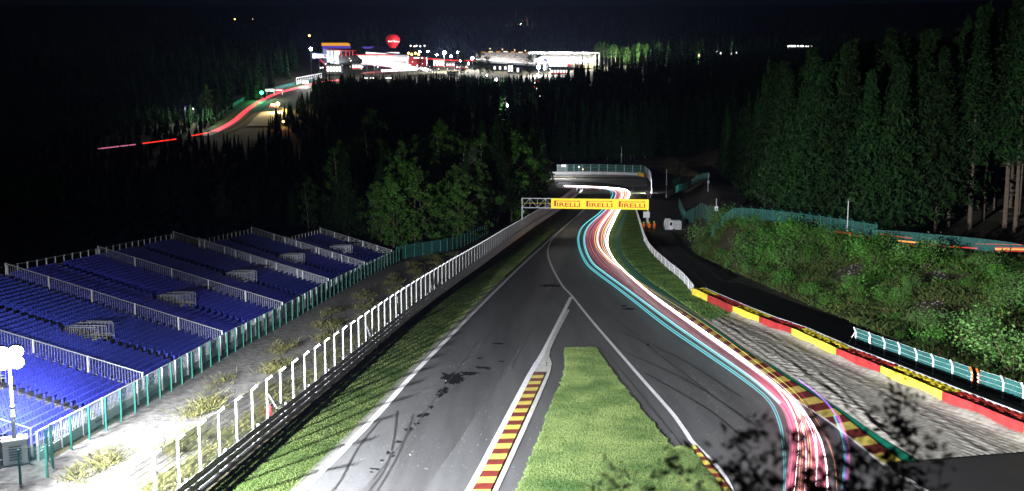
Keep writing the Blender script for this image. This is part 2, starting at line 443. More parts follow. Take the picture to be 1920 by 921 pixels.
strip('edge_line', [p for p in re if 30 < p.y < 420], .28, 'white_paint', .026)
tag(drape('kerb_apron', px((1025.5, 658), (1023.5, 698), (1001, 698)), 'concrete', .034), kind='structure')
def kerb(left, right, n, mats, h=.05, hl=.02, name='kerb'):
    L_ = resample(left, n * 2 + 1); R_ = resample(right, n * 2 + 1); bs = [MB() for _ in mats]
    for i in range(n):
        b = bs[i % len(mats)]
        for j in (2*i, 2*i + 1):
            a, c, d, e = L_[j], R_[j], R_[j+1], L_[j+1]
            q = [(a.x, a.y, G(a.x, a.y) + hl), (c.x, c.y, G(c.x, c.y) + h), (d.x, d.y, G(d.x, d.y) + h), (e.x, e.y, G(e.x, e.y) + hl)]
            b.quad(*q)
            b.quad(q[1], (c.x, c.y, G(c.x, c.y)), (d.x, d.y, G(d.x, d.y)), q[2])
    for b, mm in zip(bs, mats): tag(b.build(name, mm), kind='structure')
kerb(px((1001, 699.5), (884.5, 921), (840, 1005)), px((1023, 699.5), (920, 921), (872, 1005)), 33, ['kerb_red', 'kerb_yellow'], .06, .034)
kerb([p for p in spline(px((1205, 541), (1239, 569), (1300, 613), (1315, 624), (1390, 677.5), (1465, 731), (1504, 757), (1563, 796), (1632, 850), (1655, 869)), 2)],
     [p for p in spline(px((1201, 535), (1230, 557), (1280, 586), (1312, 604), (1387, 655), (1458, 699), (1517, 738), (1563, 767), (1613, 808), (1690, 866)), 2)], 46, ['kerb_red', 'kerb_yellow'], .06, .034)
kerb(px((1296.5, 837), (1313.6, 865), (1348, 907), (1380, 950)), px((1302, 836), (1338, 878), (1366, 916), (1392, 955)), 14, ['kerb_yellow', 'kerb_red'], .05, .034)
# green painted strips
gl = px((1175, 391), (1165, 412), (1151, 446.5), (1154, 468.5), (1164, 487), (1186, 516), (1220, 544), (1230, 557), (1280, 586), (1312, 604), (1387, 655), (1458, 699), (1517, 738), (1563, 767), (1613, 808), (1696, 867))
gr_ = px((1178, 391), (1171.5, 412), (1161, 446.5), (1164, 468.5), (1171.5, 484), (1193.6, 509), (1227, 535), (1258, 556), (1292, 580), (1324, 602), (1394, 653), (1464, 696), (1524, 735), (1583, 774), (1644, 817), (1718, 865))
a1, a2 = resample(spline(gl, 2), 90), resample(spline(gr_, 2), 90); b = MB()
for i in range(89): b.quad(*[(p.x, p.y, G(p.x, p.y) + .036) for p in (a1[i], a2[i], a2[i+1], a1[i+1])])
o = tag(b.build('green_strip', 'green_paint'), kind='structure')
if sum(p.normal.z for p in o.data.polygons) < 0: o.data.flip_normals()
# oil patches, tyre marks, loose stones
def blob(u, v, ru, rv, n=64, h=.016):
    c = []; s0 = rnd(0, 99)
    for i in range(n):
        a = 2 * math.pi * i / n; k = .72 + .55 * mnoise.noise((math.cos(a)*1.5 + s0, math.sin(a)*1.5, s0)) + .55 * mnoise.noise((math.cos(a)*2 + s0, math.sin(a)*9, s0))
        c.append(at(u + ru * k * math.cos(a), v + rv * k * math.sin(a)))
    drape('oil_patch', c, 'tar', h)
for q in ((846, 711, 27, 15), (880, 700, 20, 5), (906, 690, 17, 4), (832, 733, 15, 9), (826, 741, 9, 6), (808, 764, 8, 4), (797, 778, 13, 4), (789, 781, 9, 4), (767, 806, 12, 4), (782, 795, 7, 2.5),
          (748, 829, 9, 3), (731, 850, 10, 4), (735, 856, 7, 3), (716, 864, 6, 2), (703, 880, 11, 3), (697, 886, 6, 2), (935, 645, 13, 1.8), (1030, 536, 20, 3), (940, 678, 8, 1.6), (1180, 580, 16, 1.8), (1170, 574, 8, 1.4), (1215, 647, 5, 2), (900, 672, 6, 1.4)):
    blob(*q)
for pts in (((745, 770), (738, 830), (722, 880), (690, 925)), ((775, 778), (757, 830), (730, 885), (705, 925)), ((712, 790), (672, 840), (640, 900), (620, 925)),
            ((1170, 660), (1290, 715), (1420, 800)), ((1210, 700), (1330, 770), (1400, 830)), ((1130, 610), (1260, 665), (1390, 745))):
    strip('tyre_mark', spline(px(*pts), 1.), .12, 'rubber_mark', .018)
ps = []
for _ in range(1700):
    u = rnd(640, 1480); v = 470 + 420 * random.random()
    xl = 1096 - (v - 392) * .95 if v > 392 else 1096
    if u < xl + 20 or u > 1120 + (v - 430) * 1.05: continue
    if v > 650 and 1030 < u < 1080 + (v - 640) * .95: continue
    p = at(u, v, .03)
    ps.append(p)
b = MB()
for p in ps:
    r = rnd(.006, .015); a = rnd(0, 6)
    t = [p + Vector((r*math.cos(a + k), r*math.sin(a + k), -.02)) for k in (0, 2.1, 4.2)] + [p + Vector((0, 0, r * .7))]
    b.add(t, [(0, 1, 3), (1, 2, 3), (2, 0, 3)])
tag(b.build('loose_stones', 'stone'), 'tiny pale stones scattered over the dark asphalt', 'gravel', kind='stuff')

# ------------------------------------------------------------------ gravel trap with raked furrows and wheel ruts
gL = resample(px((1318, 601), (1324, 603), (1394, 653.5), (1464, 696.5), (1524, 735.5), (1583, 774.5), (1644, 817.5), (1722, 866)), 241)
gR = resample(px((1376, 589), (1422, 609), (1483, 631), (1566, 671), (1650, 706), (1765, 757), (1920, 822), (1975, 846)), 241)
nac = 190
ruts = [spline(px(*q), 1.) for q in (((1325, 598), (1380, 622), (1450, 668), (1540, 745), (1600, 800), (1640, 840)), ((1335, 597), (1420, 640), (1500, 690), (1570, 740), (1640, 815), (1690, 862)),
        ((1330, 602), (1400, 645), (1470, 690), (1530, 730), (1600, 780), (1680, 850)), ((1345, 594), (1450, 640), (1560, 690), (1700, 760), (1850, 845)), ((1360, 593), (1440, 625), (1530, 690), (1620, 770), (1650, 800)))]
rutA = [np.array([(p.x, p.y) for p in r]) for r in ruts]
GV = np.zeros((241, nac, 3))
tt = np.linspace(0, 1, nac)
for i in range(241):
    a, c = gL[i], gR[i]
    GV[i, :, 0] = a.x + (c.x - a.x) * tt; GV[i, :, 1] = a.y + (c.y - a.y) * tt
X, Y = GV[..., 0], GV[..., 1]
wid = np.hypot(gR[200].x - gL[200].x, gR[200].y - gL[200].y)
acr = (X * .945 + Y * .33)
dz = .011 * np.abs(np.sin(acr * math.pi / .36 + .15 * np.sin(Y * .35))) ** 1.5
dz += .006 * np.sin(X * 2.1 + 3 * np.sin(Y * .9)) * np.sin(Y * 2.7)
dz += RNG.normal(0, .003, X.shape)
for k, ra in enumerate(rutA):
    d = np.full(X.shape, 9.)
    for p in ra: d = np.minimum(d, np.hypot(X - p[0], Y - p[1]))
    d = d + .05 * np.sin(Y * 1.3 + k)
    amp = (.025, .035, .035, .02, .02)[k]
    dz += amp * (np.exp(-((d - .42) / .2) ** 2) - 1.1 * np.exp(-(d / .26) ** 2))
edge = np.clip(np.minimum(tt, 1 - tt) * 14, 0, 1)[None, :]
bank = .22 * np.exp(-((1 - tt) * 10) ** 2)[None, :]
GV[..., 2] = Gn(X, Y) + .03 + dz * edge + bank * (1 + .3 * np.sin(Y * 1.3)) + .05
idx = np.arange(241 * nac).reshape(241, nac)
Fq = np.stack([idx[:-1, :-1], idx[:-1, 1:], idx[1:, 1:], idx[1:, :-1]], -1).reshape(-1, 4)
o = tag(link('gravel_trap', npmesh('gravel_trap', GV.reshape(-1, 3), Fq, 'gravel_pale')), kind='structure')
if sum(p.normal.z for p in o.data.polygons) < 0: o.data.flip_normals()

# gravelly slope between the stand and the fence
stand_front = [(-21.6, 30), (-21.4, 42.4), (-21.1, 45.2), (-20.7, 51.2), (-20.6, 53.9), (-20.0, 67.1), (-18.9, 80.5), (-18.0, 96.4), (-16.7, 111.7), (-15.2, 126)]
def sf(y): return float(np.interp(y, [p[1] for p in stand_front], [p[0] for p in stand_front]))
fxy = [at(u, v) for u, v in fence_px]
FY = [p.y for p in fxy]; FX = [p.x for p in fxy]
def fx(y): return float(np.interp(y, FY, FX))
slope = [Vector((-40, 26, 0)), Vector((-14.6, 26, 0))] + [Vector((fx(y) - .25, y, 0)) for y in (36.1, 47, 59, 80, 101, 122, 140)] + [Vector((-11, 140, 0)), Vector((-14, 127, 0))] + [Vector((sf(y) + .1, y, 0)) for y in (112, 96, 80, 67, 54, 43)] + [Vector((-27, 43, 0)), Vector((-40, 43, 0))]
drape('gravel_slope', slope, 'gravel_grey', .015)

# ------------------------------------------------------------------ blades of grass (stuff)
def inpoly(x, y, P):
    c = np.zeros(x.shape, bool); n = len(P)
    for i in range(n):
        x1, y1 = P[i][0], P[i][1]; x2, y2 = P[i-1][0], P[i-1][1]
        m = ((y1 > y) != (y2 > y)); c ^= m & (x < (x2 - x1) * (y - y1) / (y2 - y1 + 1e-12) + x1)
    return c
def blades(name, poly, n, hgt, wid, m, label, y0=30, y1=200, keep=None, base=.02):
    P = [(p[0], p[1]) for p in poly]; xs = [p[0] for p in P]; ys = [p[1] for p in P]
    y0 = max(y0, min(ys)); y1 = min(y1, max(ys))
    Yr = y0 + (y1 - y0) * RNG.random(n) ** 1.5
    Xr = min(xs) + (max(xs) - min(xs)) * RNG.random(n)
    k = inpoly(Xr, Yr, P)
    if keep is not None: k &= keep(Xr, Yr)
    Xr, Yr = Xr[k], Yr[k]; n = len(Xr)
    Z = Gn(Xr, Yr) + base; s = (.7 + .7 * RNG.random(n)) * (1 + np.clip((Yr - 50) / 120., 0, 1.5))
    a = RNG.random(n) * 6.283; hw = wid * s / 2; hh = hgt * (.6 + .8 * RNG.random(n))
    lx, ly = RNG.normal(0, .45, n) * hh, RNG.normal(0, .45, n) * hh
    V = np.zeros((n, 3, 3))
    V[:, 0] = np.stack([Xr - hw*np.cos(a), Yr - hw*np.sin(a), Z], -1); V[:, 1] = np.stack([Xr + hw*np.cos(a), Yr + hw*np.sin(a), Z], -1)
    V[:, 2] = np.stack([Xr + lx, Yr + ly, Z + hh], -1)
    o = link(name, npmesh(name, V.reshape(-1, 3), np.arange(3*n).reshape(-1, 3), m, 3))
    return tag(o, label, 'grass', kind='stuff')
blades('grass', grass_left, 900000, .045, .03, 'grass_blade', 'mown green grass strip between the guard rail and the left track edge', 33, 180)
blades('grass', tri_g, 520000, .045, .028, 'grass_blade', 'green grass island where the two track arms split', 30, 80)
blades('grass', verge, 260000, .12, .09, 'verge_blade', 'rough grass verge beside the green painted strip', 60, 250,
       keep=lambda x, y: x > np.interp(y, [p.y for p in reversed(a2)], [p.x for p in reversed(a2)]) + .1)
blades('grass', [*px((1166, 388), (1142, 434), (1137, 456), (1148, 484), (1167, 506), (1205, 541)), *reversed(gl[:7])], 120000, .08, .09, 'verge_blade', 'narrow grass band between the track edge and the green painted strip', 100, 250)
def weeds(name, n, m, label, fn, hgt, wid, base=0.):
    V = []; 
    X, Y, S = fn(n); n = len(X); Z = Gn(X, Y) + base
    k = 9
    Xr = np.repeat(X, k) + RNG.normal(0, .16, n*k) * np.repeat(S, k); Yr = np.repeat(Y, k) + RNG.normal(0, .16, n*k) * np.repeat(S, k); Zr = np.repeat(Z, k); N = n*k
    a = RNG.random(N) * 6.283; hw = wid * (.5 + RNG.random(N)); hh = hgt * np.repeat(S, k) * (.4 + .9 * RNG.random(N))
    lx, ly = RNG.normal(0, .7, N) * hh, RNG.normal(0, .7, N) * hh; zb = Zr + hh * .5 * RNG.random(N)
    V = np.zeros((N, 4, 3))
    V[:, 0] = np.stack([Xr, Yr, zb], -1); V[:, 1] = np.stack([Xr + hw*np.cos(a) + lx*.5, Yr + hw*np.sin(a) + ly*.5, zb + hh*.45], -1)
    V[:, 2] = np.stack([Xr + lx, Yr + ly, zb + hh*.8], -1); V[:, 3] = np.stack([Xr - hw*np.cos(a) + lx*.5, Yr - hw*np.sin(a) + ly*.5, zb + hh*.5], -1)
    return tag(link(name, npmesh(name, V.reshape(-1, 3), np.arange(4*N).reshape(-1, 4), m)), label, 'plants', kind='stuff')
def weed_spots(n):
    Y = 34 + 100 * RNG.random(n) ** 1.3; f = RNG.random(n)
    l = np.interp(Y, [p[1] for p in stand_front], [p[0] for p in stand_front]); r = np.interp(Y, FY, FX) - .3
    X = l + (r - l) * (.25 + .7 * f)
    d = np.sin(X * 1.7 + Y * .35) + np.sin(Y * .8 - X) + RNG.normal(0, .5, n)
    k = d > .75
    return X[k], Y[k], .6 + 1. * RNG.random(k.sum())
weeds('weeds', 6500, 'weed', 'yellow green weeds growing on the gravel slope below the stand', weed_spots, .34, .02)
weeds('tall_grass', 1500, 'weed', 'long dry grass along the foot of the fence', lambda n: (lambda Y: (np.interp(Y, FY, FX) - .5 - RNG.random(n) * 1.4, Y, .5 + .5 * RNG.random(n)))(34 + 60 * RNG.random(n)), .45, .03)
def bank_spots(n, hi=-1.):
    Y = 48 + 95 * RNG.random(n); s = RNG.random(n)
    W_ = np.interp(Y, WY, WW); X = np.interp(Y, BY, BX) + .3 + s * (W_ + .8)
    bare = (np.sin(X * .55 + 1.2) * np.sin(Y * .33 + .6) > .52) & (s > .2) & (s < .62)
    k = ~bare & ((s > hi + .25 * np.sin(X * .6) * np.sin(Y * .45)) | (hi < 0))
    return X[k], Y[k], (.55 + .8 * RNG.random(n))[k] * (.6 + .5 * np.sin(X[k] * .8) * np.sin(Y[k] * .6 + X[k] * .3) + .3)
weeds('bank_undergrowth', 26000, 'heath', 'low green heather and bracken covering the bank behind the tyre wall', bank_spots, .34, .055)
weeds('bank_undergrowth', 8000, 'bush', 'brighter bracken fronds spread over the bank behind the tyre wall', lambda n: bank_spots(n, .5), .42, .07)
weeds('bank_undergrowth', 9000, 'weed', 'brownish tufts of dry grass spread over the bank', bank_spots, .36, .03)

# ------------------------------------------------------------------ floodlight towers
def lighting_tower(loc, face, mast, label, heads=4):
    loc = Vector(loc); t = thing('floodlight_tower', loc, label, 'floodlight', 'portable floodlight towers beside the stand')
    b = MB(); b.box(loc + Vector((0, 0, .12)), .75, 1.0, 1.05, face); b.box(loc + Vector((0, 0, 1.17)), .82, 1.08, .06, face); b.build('generator_box', 'wall_pale', t)
    b = MB(); b.box(loc, .9, 1.2, .12, face)
    ex = Vector((math.cos(face), math.sin(face), 0)); ey = Vector((-ex.y, ex.x, 0))
    for s in (-1, 1):
        for q in (-1, 1): b.bar(loc + ex*.4*s + ey*.5*q + Vector((0, 0, .1)), loc + ex*.75*s + ey*.8*q, .05)
    b.build('base_frame', 'dark_steel', t)
    b = MB()
    for k in range(6): b.box(loc + ex * .39 + Vector((0, 0, .3 + k*.12)), .02, .5, .05, face)
    b.build('vent', 'dark_steel', t)
    b = MB(); b.tube([loc + Vector((0, 0, 1.2)), loc + Vector((0, 0, mast * .55)), loc + Vector((0, 0, mast * .56)), loc + Vector((0, 0, mast))], [.085, .085, .065, .06], 8)
    for z in (2.2, mast * .56): b.lathe(loc + Vector((0, 0, z)), [(.11, 0), (.11, .07)], 10)
    b.build('mast', 'white_metal', t, True)
    b = MB(); b.bar(loc + Vector((0, 0, mast - .1)) - ey*.55, loc + Vector((0, 0, mast - .1)) + ey*.55, .06)
    b.bar(loc + Vector((0, 0, mast + .5)) - ey*.55, loc + Vector((0, 0, mast + .5)) + ey*.55, .06); b.bar(loc + Vector((0, 0, mast - .1)), loc + Vector((0, 0, mast + .5)), .06); b.build('crossbar', 'dark_steel', t)
    n = (ex * .93 - Vector((0, 0, .37))).normalized()
    for s in (-.28, .28):
        for z in (0., .5):
            c = loc + Vector((0, 0, mast + z)) + ey * s + ex * .12
            b = MB(); b.tube([c - n*.22, c - n*.12, c + n*.08], [.14, .31, .33], 16); h = b.build('lamp_head', 'dark_steel', t)
            b = MB(); b.tube([c + n*.082, c + n*.11, c + n*.16], [.31, .3, .12], 16); b.build('lamp_glass', 'lamp_big', h)
    return t
def spot(name, loc, target, watt, ang, blend=.6, rad=.35, col=(.96, .98, 1)):
    l = bpy.data.lights.new(name, 'SPOT'); o = bpy.data.objects.new(name, l); C.objects.link(o)
    l.energy = watt; l.spot_size = R(ang); l.spot_blend = blend; l.shadow_soft_size = rad; l.color = col
    o.location = loc; o.rotation_euler = (Vector(target) - Vector(loc)).to_track_quat('-Z', 'Y').to_euler()
def point(name, loc, watt, rad=.5, col=(1, 1, 1)):
    l = bpy.data.lights.new(name, 'POINT'); o = bpy.data.objects.new(name, l); C.objects.link(o)
    l.energy = watt; l.shadow_soft_size = rad; l.color = col; o.location = loc
l1 = at(30, 870); l1.z = G(l1.x, l1.y)
lighting_tower(l1, R(-62), 4.75, 'white floodlight mast with a blazing lamp cluster at the near end of the stand')
spot('flood_near', l1 + Vector((.3, .75, 5.0)), l1 + Vector((-1.5, 6, 3.4)), 15000, 165, .5, .4)
point('flood_glow', l1 + Vector((.35, -.6, 5.0)), 3500, .4, (.95, .97, 1))
l2 = gp(-19.5, 27.5)
lighting_tower(l2, R(62), 5.4, 'floodlight mast on the gravel just left of the picture, lighting the track')
KEY = l2 + Vector((.3, .5, 5.9))
tk = bpy.data.objects['floodlight_tower.001']
b = MB(); vx = Vector((1.15, 1, 0)).normalized(); vy = Vector((-vx.y, vx.x, 0))
b.frame(KEY - vx*.2 - vy*1.9 + Vector((0, 0, .095)), vx, vy, Vector((0, 0, 1)), 1.3, 3.8, .03); b.build('added_cutoff_plate', 'dark_steel', tk)  # unseen plate added to keep the key light off the treetops
spot('flood_key', KEY, KEY + Vector((1.12, 1, -.1)), 600000, 116, .7, .22)

# ------------------------------------------------------------------ fences and guard rails
def path_fence(name, pts, label, cat, pm, hgt, step, pw, meshmat, arm=0., wires=(), limit=100, strut=(), base=0., armdir=1, wmat='galv'):
    P = spline([Vector((p[0], p[1], 0)) for p in pts], .5)
    L = [0.]
    for a, c in zip(P, P[1:]): L.append(L[-1] + (c - a).length)
    n = int(L[-1] / step) + 1; Q = resample(P, n)
    Q = [Vector((p.x, p.y, G(p.x, p.y) + base)) for p in Q]
    t = thing(name, Q[0], label, cat)
    up = Vector((0, 0, 1)); order = sorted(range(n), key=lambda i: Q[i].y); rest = MB()
    for rank, i in enumerate(order):
        d = (Q[min(i+1, n-1)] - Q[max(i-1, 0)]); d.z = 0; d.normalize(); nn = Vector((d.y, -d.x, 0)) * armdir
        b = MB() if rank < limit - 1 else rest
        b.bar(Q[i] - up*.1, Q[i] + up*hgt, pw)
        if arm: b.bar(Q[i] + up*(hgt - .02), Q[i] + up*(hgt + arm * .75) + nn*arm, pw)
        if rank < limit - 1: b.build('post', pm, t)
    if rest.v: tag(rest.build('post', pm, t), kind='stuff')
    b = MB()
    for i in range(n-1):
        b.quad(Q[i] + up*.04, Q[i+1] + up*.04, Q[i+1] + up*hgt, Q[i] + up*hgt)
    b.build('mesh_panel', meshmat, t)
    if wires:
        b = MB()
        for z in wires: b.tube([q + up*z for q in Q], .012, 4)
        b.build('cable', wmat, t)
    return t, Q
def rail(name, pts, label, m, nb=3, w=.3, gap=.04, thick=.07, pstep=4., group=None):
    P = spline([Vector((p[0], p[1], 0)) for p in pts], .8); P = [Vector((p.x, p.y, G(p.x, p.y))) for p in P]
    t = thing(name, P[0], label, 'guard rail', group)
    for k in range(nb):
        b = MB(); z0 = .06 + k * (w + gap)
        prof = [(0, z0), (thick, z0 + w*.22), (0, z0 + w*.5), (thick, z0 + w*.78), (0, z0 + w)]
        vs = []; fs = []
        for i, p in enumerate(P):
            d = (P[min(i+1, len(P)-1)] - P[max(i-1, 0)]); d.z = 0; d.normalize(); nn = Vector((d.y, -d.x, 0))
            for a, z in prof: vs.append(p + nn*a + Vector((0, 0, z)))
            for a, z in prof[::-1]: vs.append(p + nn*(a - .02) + Vector((0, 0, z)))
        for i in range(len(P)-1):
            for j in range(10): fs.append((i*10 + j, i*10 + (j+1) % 10, (i+1)*10 + (j+1) % 10, (i+1)*10 + j))
        b.add(vs, fs).build('rail_beam', m, t)
    Lt = sum((a - c).length for a, c in zip(P, P[1:])); Q = resample(P, int(Lt / pstep) + 1); ht = .06 + nb * (w + gap)
    Q = sorted(Q, key=lambda q: q.y); rest = MB()
    for i, q in enumerate(Q):
        b = MB() if i < 60 else rest
        b.box(q - Vector((.1, 0, .1)), .1, .12, ht + .1)
        if i < 60: b.build('rail_post', 'galv', t)
    if rest.v: tag(rest.build('rail_post', 'galv', t), kind='stuff')
    return t
fence_xy = [(fx(y), y) for y in (33, 36.1, 47.3, 59.5, 80, 101, 122, 143, 165, 187, 210, 233, 252)]
fence_xy[0] = (-13.75, 33)
ft, FQ = path_fence('debris_fence', fence_xy, 'tall pale wire mesh debris fence with white posts along the left guard rail', 'fence', 'galv', 2.75, 2.02, .09, 'wire_mesh', arm=.3, wires=(1.0, 1.25, 1.5, 1.75, 2.0, 2.25, 2.5, 2.72))
b = MB(); q = min(FQ, key=lambda q: abs(q.y - 77)); b.box(q + Vector((.12, .3, 1.9)), .03, .35, .55); b.build('notice_plate', 'sign_white', ft)
for yy in (48, 68, 92):
    q = min(FQ, key=lambda q: abs(q.y - yy)); b = MB(); b.bar(q + Vector((0, 0, 2.2)), q + Vector((.05, 1.7, .8)), .1); b.build('brace', 'galv', ft)
rail('guard_rail', [(p[0] + .38, p[1]) for p in fence_xy], 'dark three beam guard rail at the foot of the left debris fence', 'galv')
q = min(FQ, key=lambda q: abs(q.y - 47.5)); t = thing('fire_extinguisher', q + Vector((.16, -.1, .95)), 'small red fire extinguisher hung on a left debris fence post', 'extinguisher')
b = MB(); b.lathe(t.location, [(.03, 0), (.09, .02), (.09, .42), (.05, .5), (.025, .52)], 10); b.build('cylinder', 'wall_red', t, True)
b = MB(); b.lathe(t.location, [(.03, .525), (.03, .6)], 8); b.bar(t.location + Vector((0, 0, .58)), t.location + Vector((.1, 0, .62)), .03); b.build('valve', 'dark_steel', t)
bend_in = px((1056, 387), (1070, 376), (1083, 366), (1091, 359.5), (1092.5, 357))
rail('guard_rail', bend_in, 'pale guard rail curling round the inside of the far bend beyond the banner', 'white_metal')
path_fence('debris_fence', px((1052, 388), (1068, 374), (1082, 361)), 'short pale debris fence behind the curled guard rail at the far bend', 'fence', 'white_metal', 2.6, 2.4, .14, 'wire_mesh')
path_fence('mesh_fence', [(-15.4, 127), (-12.5, 133), (-9.5, 139), (-7.0, 150), (-4.5, 168)], 'dark green mesh fence running from the stand end to the trees', 'fence', 'teal', 1.9, 2.2, .07, 'teal_mesh')
path_fence('mesh_fence', px((1054, 384), (1064, 372), (1072, 362)), 'dark green mesh fence under the trees left of the far bend', 'fence', 'teal', 2.3, 2.4, .08, 'teal_mesh')
rail('guard_rail', [at(u + 2, v) for u, v in reversed(barrier_px)], 'white guard rail between the grass verge and the black service road', 'white_metal')

# ------------------------------------------------------------------ tyre wall in yellow and red sections
tyre_me = None
def tyre_stack(loc, m, parent):
    b = MB(); loc = Vector(loc)
    prof = []
    for k in range(4): prof += [(.24, k*.185 + .0), (.3, k*.185 + .03), (.3, k*.185 + .15), (.24, k*.185 + .18)]
    prof += [(.15, .74), (.13, .66), (.12, .4)]
    b.lathe(loc, prof, 9)
    return b.build('tyre_stack', m, parent)
wall_top = px((1296.5, 553.5), (1326.5, 567.5), (1374, 590), (1422.6, 611), (1483, 633.3), (1566, 673), (1650, 708.4), (1765.5, 758.6), (1920, 823), (2010, 860))
wcol = ['yellow', 'red'] * 5
wnear = ['farthest yellow section of the tyre wall, where the white guard rail ends', 'farthest red section of the tyre wall, next to the first yellow one', 'second yellow section of the tyre wall from the far end',
         'second red section of the tyre wall, opposite the start of the gravel', 'third yellow section of the tyre wall, just before the green debris fence begins behind', 'red section of the tyre wall in front of the left end of the green debris fence',
         'brightest, almost white yellow section of the tyre wall beside the gravel trap', 'nearest red section of the tyre wall, running out of the picture on the right', 'yellow section of the tyre wall just beyond the right edge of the picture']
TYV = {}
for i in range(len(wall_top) - 1):
    a, c = wall_top[i], wall_top[i+1]; d = (c - a); ln = Vector((d.x, d.y, 0)).length; d2 = Vector((d.x, d.y, 0)).normalized()
    n2 = Vector((-d2.y, d2.x, 0)); n2 = n2 if n2.x > 0 else -n2; col = wcol[i]
    t = thing('tyre_wall', a, wnear[i], 'tyre wall', 'yellow and red tyre wall sections')
    b = MB(); m_ = 8; hh = .78
    for j in range(m_):
        p, q = a.lerp(c, j / m_), a.lerp(c, (j+1) / m_); p = p + d2*.006 * (j == 0); bulge = lambda s: -n2 * (.03 * math.sin(s * 9 + i))
        P0, P1 = p + bulge(j / m_), q + bulge((j+1) / m_); z = Vector((0, 0, hh)); lo = Vector((0, 0, -.05))
        b.add([P0 + lo, P1 + lo, P1 + z, P0 + z, P0 + lo + n2*.05, P1 + lo + n2*.05, P1 + z + n2*.05, P0 + z + n2*.05], [(0, 1, 2, 3), (5, 4, 7, 6), (3, 2, 6, 7), (0, 4, 5, 1)] + ([(0, 3, 7, 4)] if j == 0 else []) + ([(1, 5, 6, 2)] if j == m_-1 else []))
    b.build('belt_face', 'belt_' + col, t)
    nt_ = max(2, int(ln / .62))
    for r_ in (0, 1):
        for k in range(nt_):
            p = a.lerp(c, (k + .5) / nt_) + n2 * (.4 + .6 * r_) + Vector((0, 0, rnd(-.03, .02)))
            if col not in TYV:
                o = tyre_stack(p, 'tyre_' + col, t); TYV[col] = o.data; TYV[col + 'o'] = p.copy() - a; me = o.data
                for v in me.vertices: v.co -= TYV[col + 'o']
                o.location = TYV[col + 'o']
            else:
                o = link('tyre_stack', TYV[col], t); o.location = p - a
            o.rotation_euler[2] = rnd(0, 6)
    b = MB()
    pa, pb = a + n2 * 1.34 + Vector((0, 0, .05)), c + n2 * 1.34 + Vector((0, 0, .05))
    for z in (.1, .42): b.frame(pa + Vector((0, 0, z)), (pb - pa).normalized(), n2, Vector((0, 0, 1)), (pb - pa).length - .02, .06, .28)
    b.build('backing_rail', 'galv', t)
# green debris fence behind the tyre wall, in two lengths with an orange gate gap
tf = px((1604, 647), (1632, 657.5), (1658, 668), (1686, 678), (1718, 691), (1749, 702.5), (1785, 715), (1822, 729.5))
tg = px((1834, 733), (1880, 748), (1918, 762), (1975, 786))
for pts, lab in ((tf, 'teal debris fence behind the tyre wall, from its left end to the orange gate post'), (tg, 'teal debris fence right of the orange gate post, running out of the picture')):
    t = thing('debris_fence', pts[0], lab, 'fence', 'teal debris fences behind the tyre wall')
    up = Vector((0, 0, 1)); hgt = 1.28
    for i, p in enumerate(pts):
        gate = (pts is tf and i == len(pts)-1) or (pts is tg and i == 0)
        b = MB(); b.tube([p - up*.1, p + up*.9, p + up*1.15 + Vector((-.08, -.03, 0)), p + up*1.36 + Vector((-.22, -.1, 0))], .065, 6); b.build('post', 'orange' if gate else 'white_metal', t)
        if gate:
            b = MB()
            for k in range(5): b.box(p + up*(.1 + k*.22) + Vector((-.075, -.05, 0)), .05, .14, .1)
            b.build('reflector', 'sign_white', t)
    b = MB()
    for p, q in zip(pts, pts[1:]): b.quad(p + up*.08, q + up*.08, q + up*hgt, p + up*hgt)
    b.build('mesh_panel', 'teal_mesh', t)
    b = MB()
    for z in (.1, .4, .7, 1.0, 1.27):
        b.tube([p + up*z + Vector((-.03, -.02, 0)) for p in pts], .013, 4)
    b.build('cable', 'galv', t)
    if pts is tf:
        b = MB(); b.box(pts[1] + Vector((-.12, -.06, .55)), .05, .34, .42); b.build('notice_plate', 'sign_white', t)
        b = MB(); b.bar(pts[0] + up*1.1, pts[0] + Vector((-.35, .5, .0)), .05); b.build('brace', 'white_metal', t)

# ------------------------------------------------------------------ grandstand
def seat_mesh():
    b = MB()
    b.add([(-.21, -.2, .40), (.21, -.2, .40), (.21, .2, .36), (-.21, .2, .36), (-.23, -.22, .445), (.23, -.22, .445), (.22, .22, .41), (-.22, .22, .41)],
          [(3, 2, 1, 0), (4, 5, 6, 7), (0, 1, 5, 4), (1, 2, 6, 5), (2, 3, 7, 6), (3, 0, 4, 7)])
    b.add([(-.22, .17, .40), (.22, .17, .40), (.21, .23, .80), (-.21, .23, .80), (-.22, .215, .40), (.22, .215, .40), (.2, .275, .8), (-.2, .275, .8), (0, .2, .845), (0, .25, .845)],
          [(0, 1, 2, 8, 3), (5, 4, 7, 9, 6), (0, 4, 5, 1), (1, 5, 6, 2), (2, 6, 9, 8), (8, 9, 7, 3), (3, 7, 4, 0)])
    b.add([(-.03, -.1, 0), (.03, -.1, 0), (.03, .1, 0), (-.03, .1, 0), (-.03, -.12, .37), (.03, -.12, .37), (.03, .1, .37), (-.03, .1, .37)], [(0, 1, 5, 4), (1, 2, 6, 5), (2, 3, 7, 6), (3, 0, 4, 7)])
    me = bpy.data.meshes.new('seat'); me.from_pydata(b.v, [], b.f); me.materials.append(M['seat_blue']); return me, b
SEAT, SB = seat_mesh()
SV = np.array(SB.v) * (.56, .62, .72); SF = SB.f
for v_, c_ in zip(SEAT.vertices, SV): v_.co = c_
ROWD, RISE, H0 = .48, .142, .42
bounds = [42.6, 53.9, 67.1, 80.5, 96.4, 111.7, 125.6]
rows_n = [33, 33, 33, 33, 28, 20]
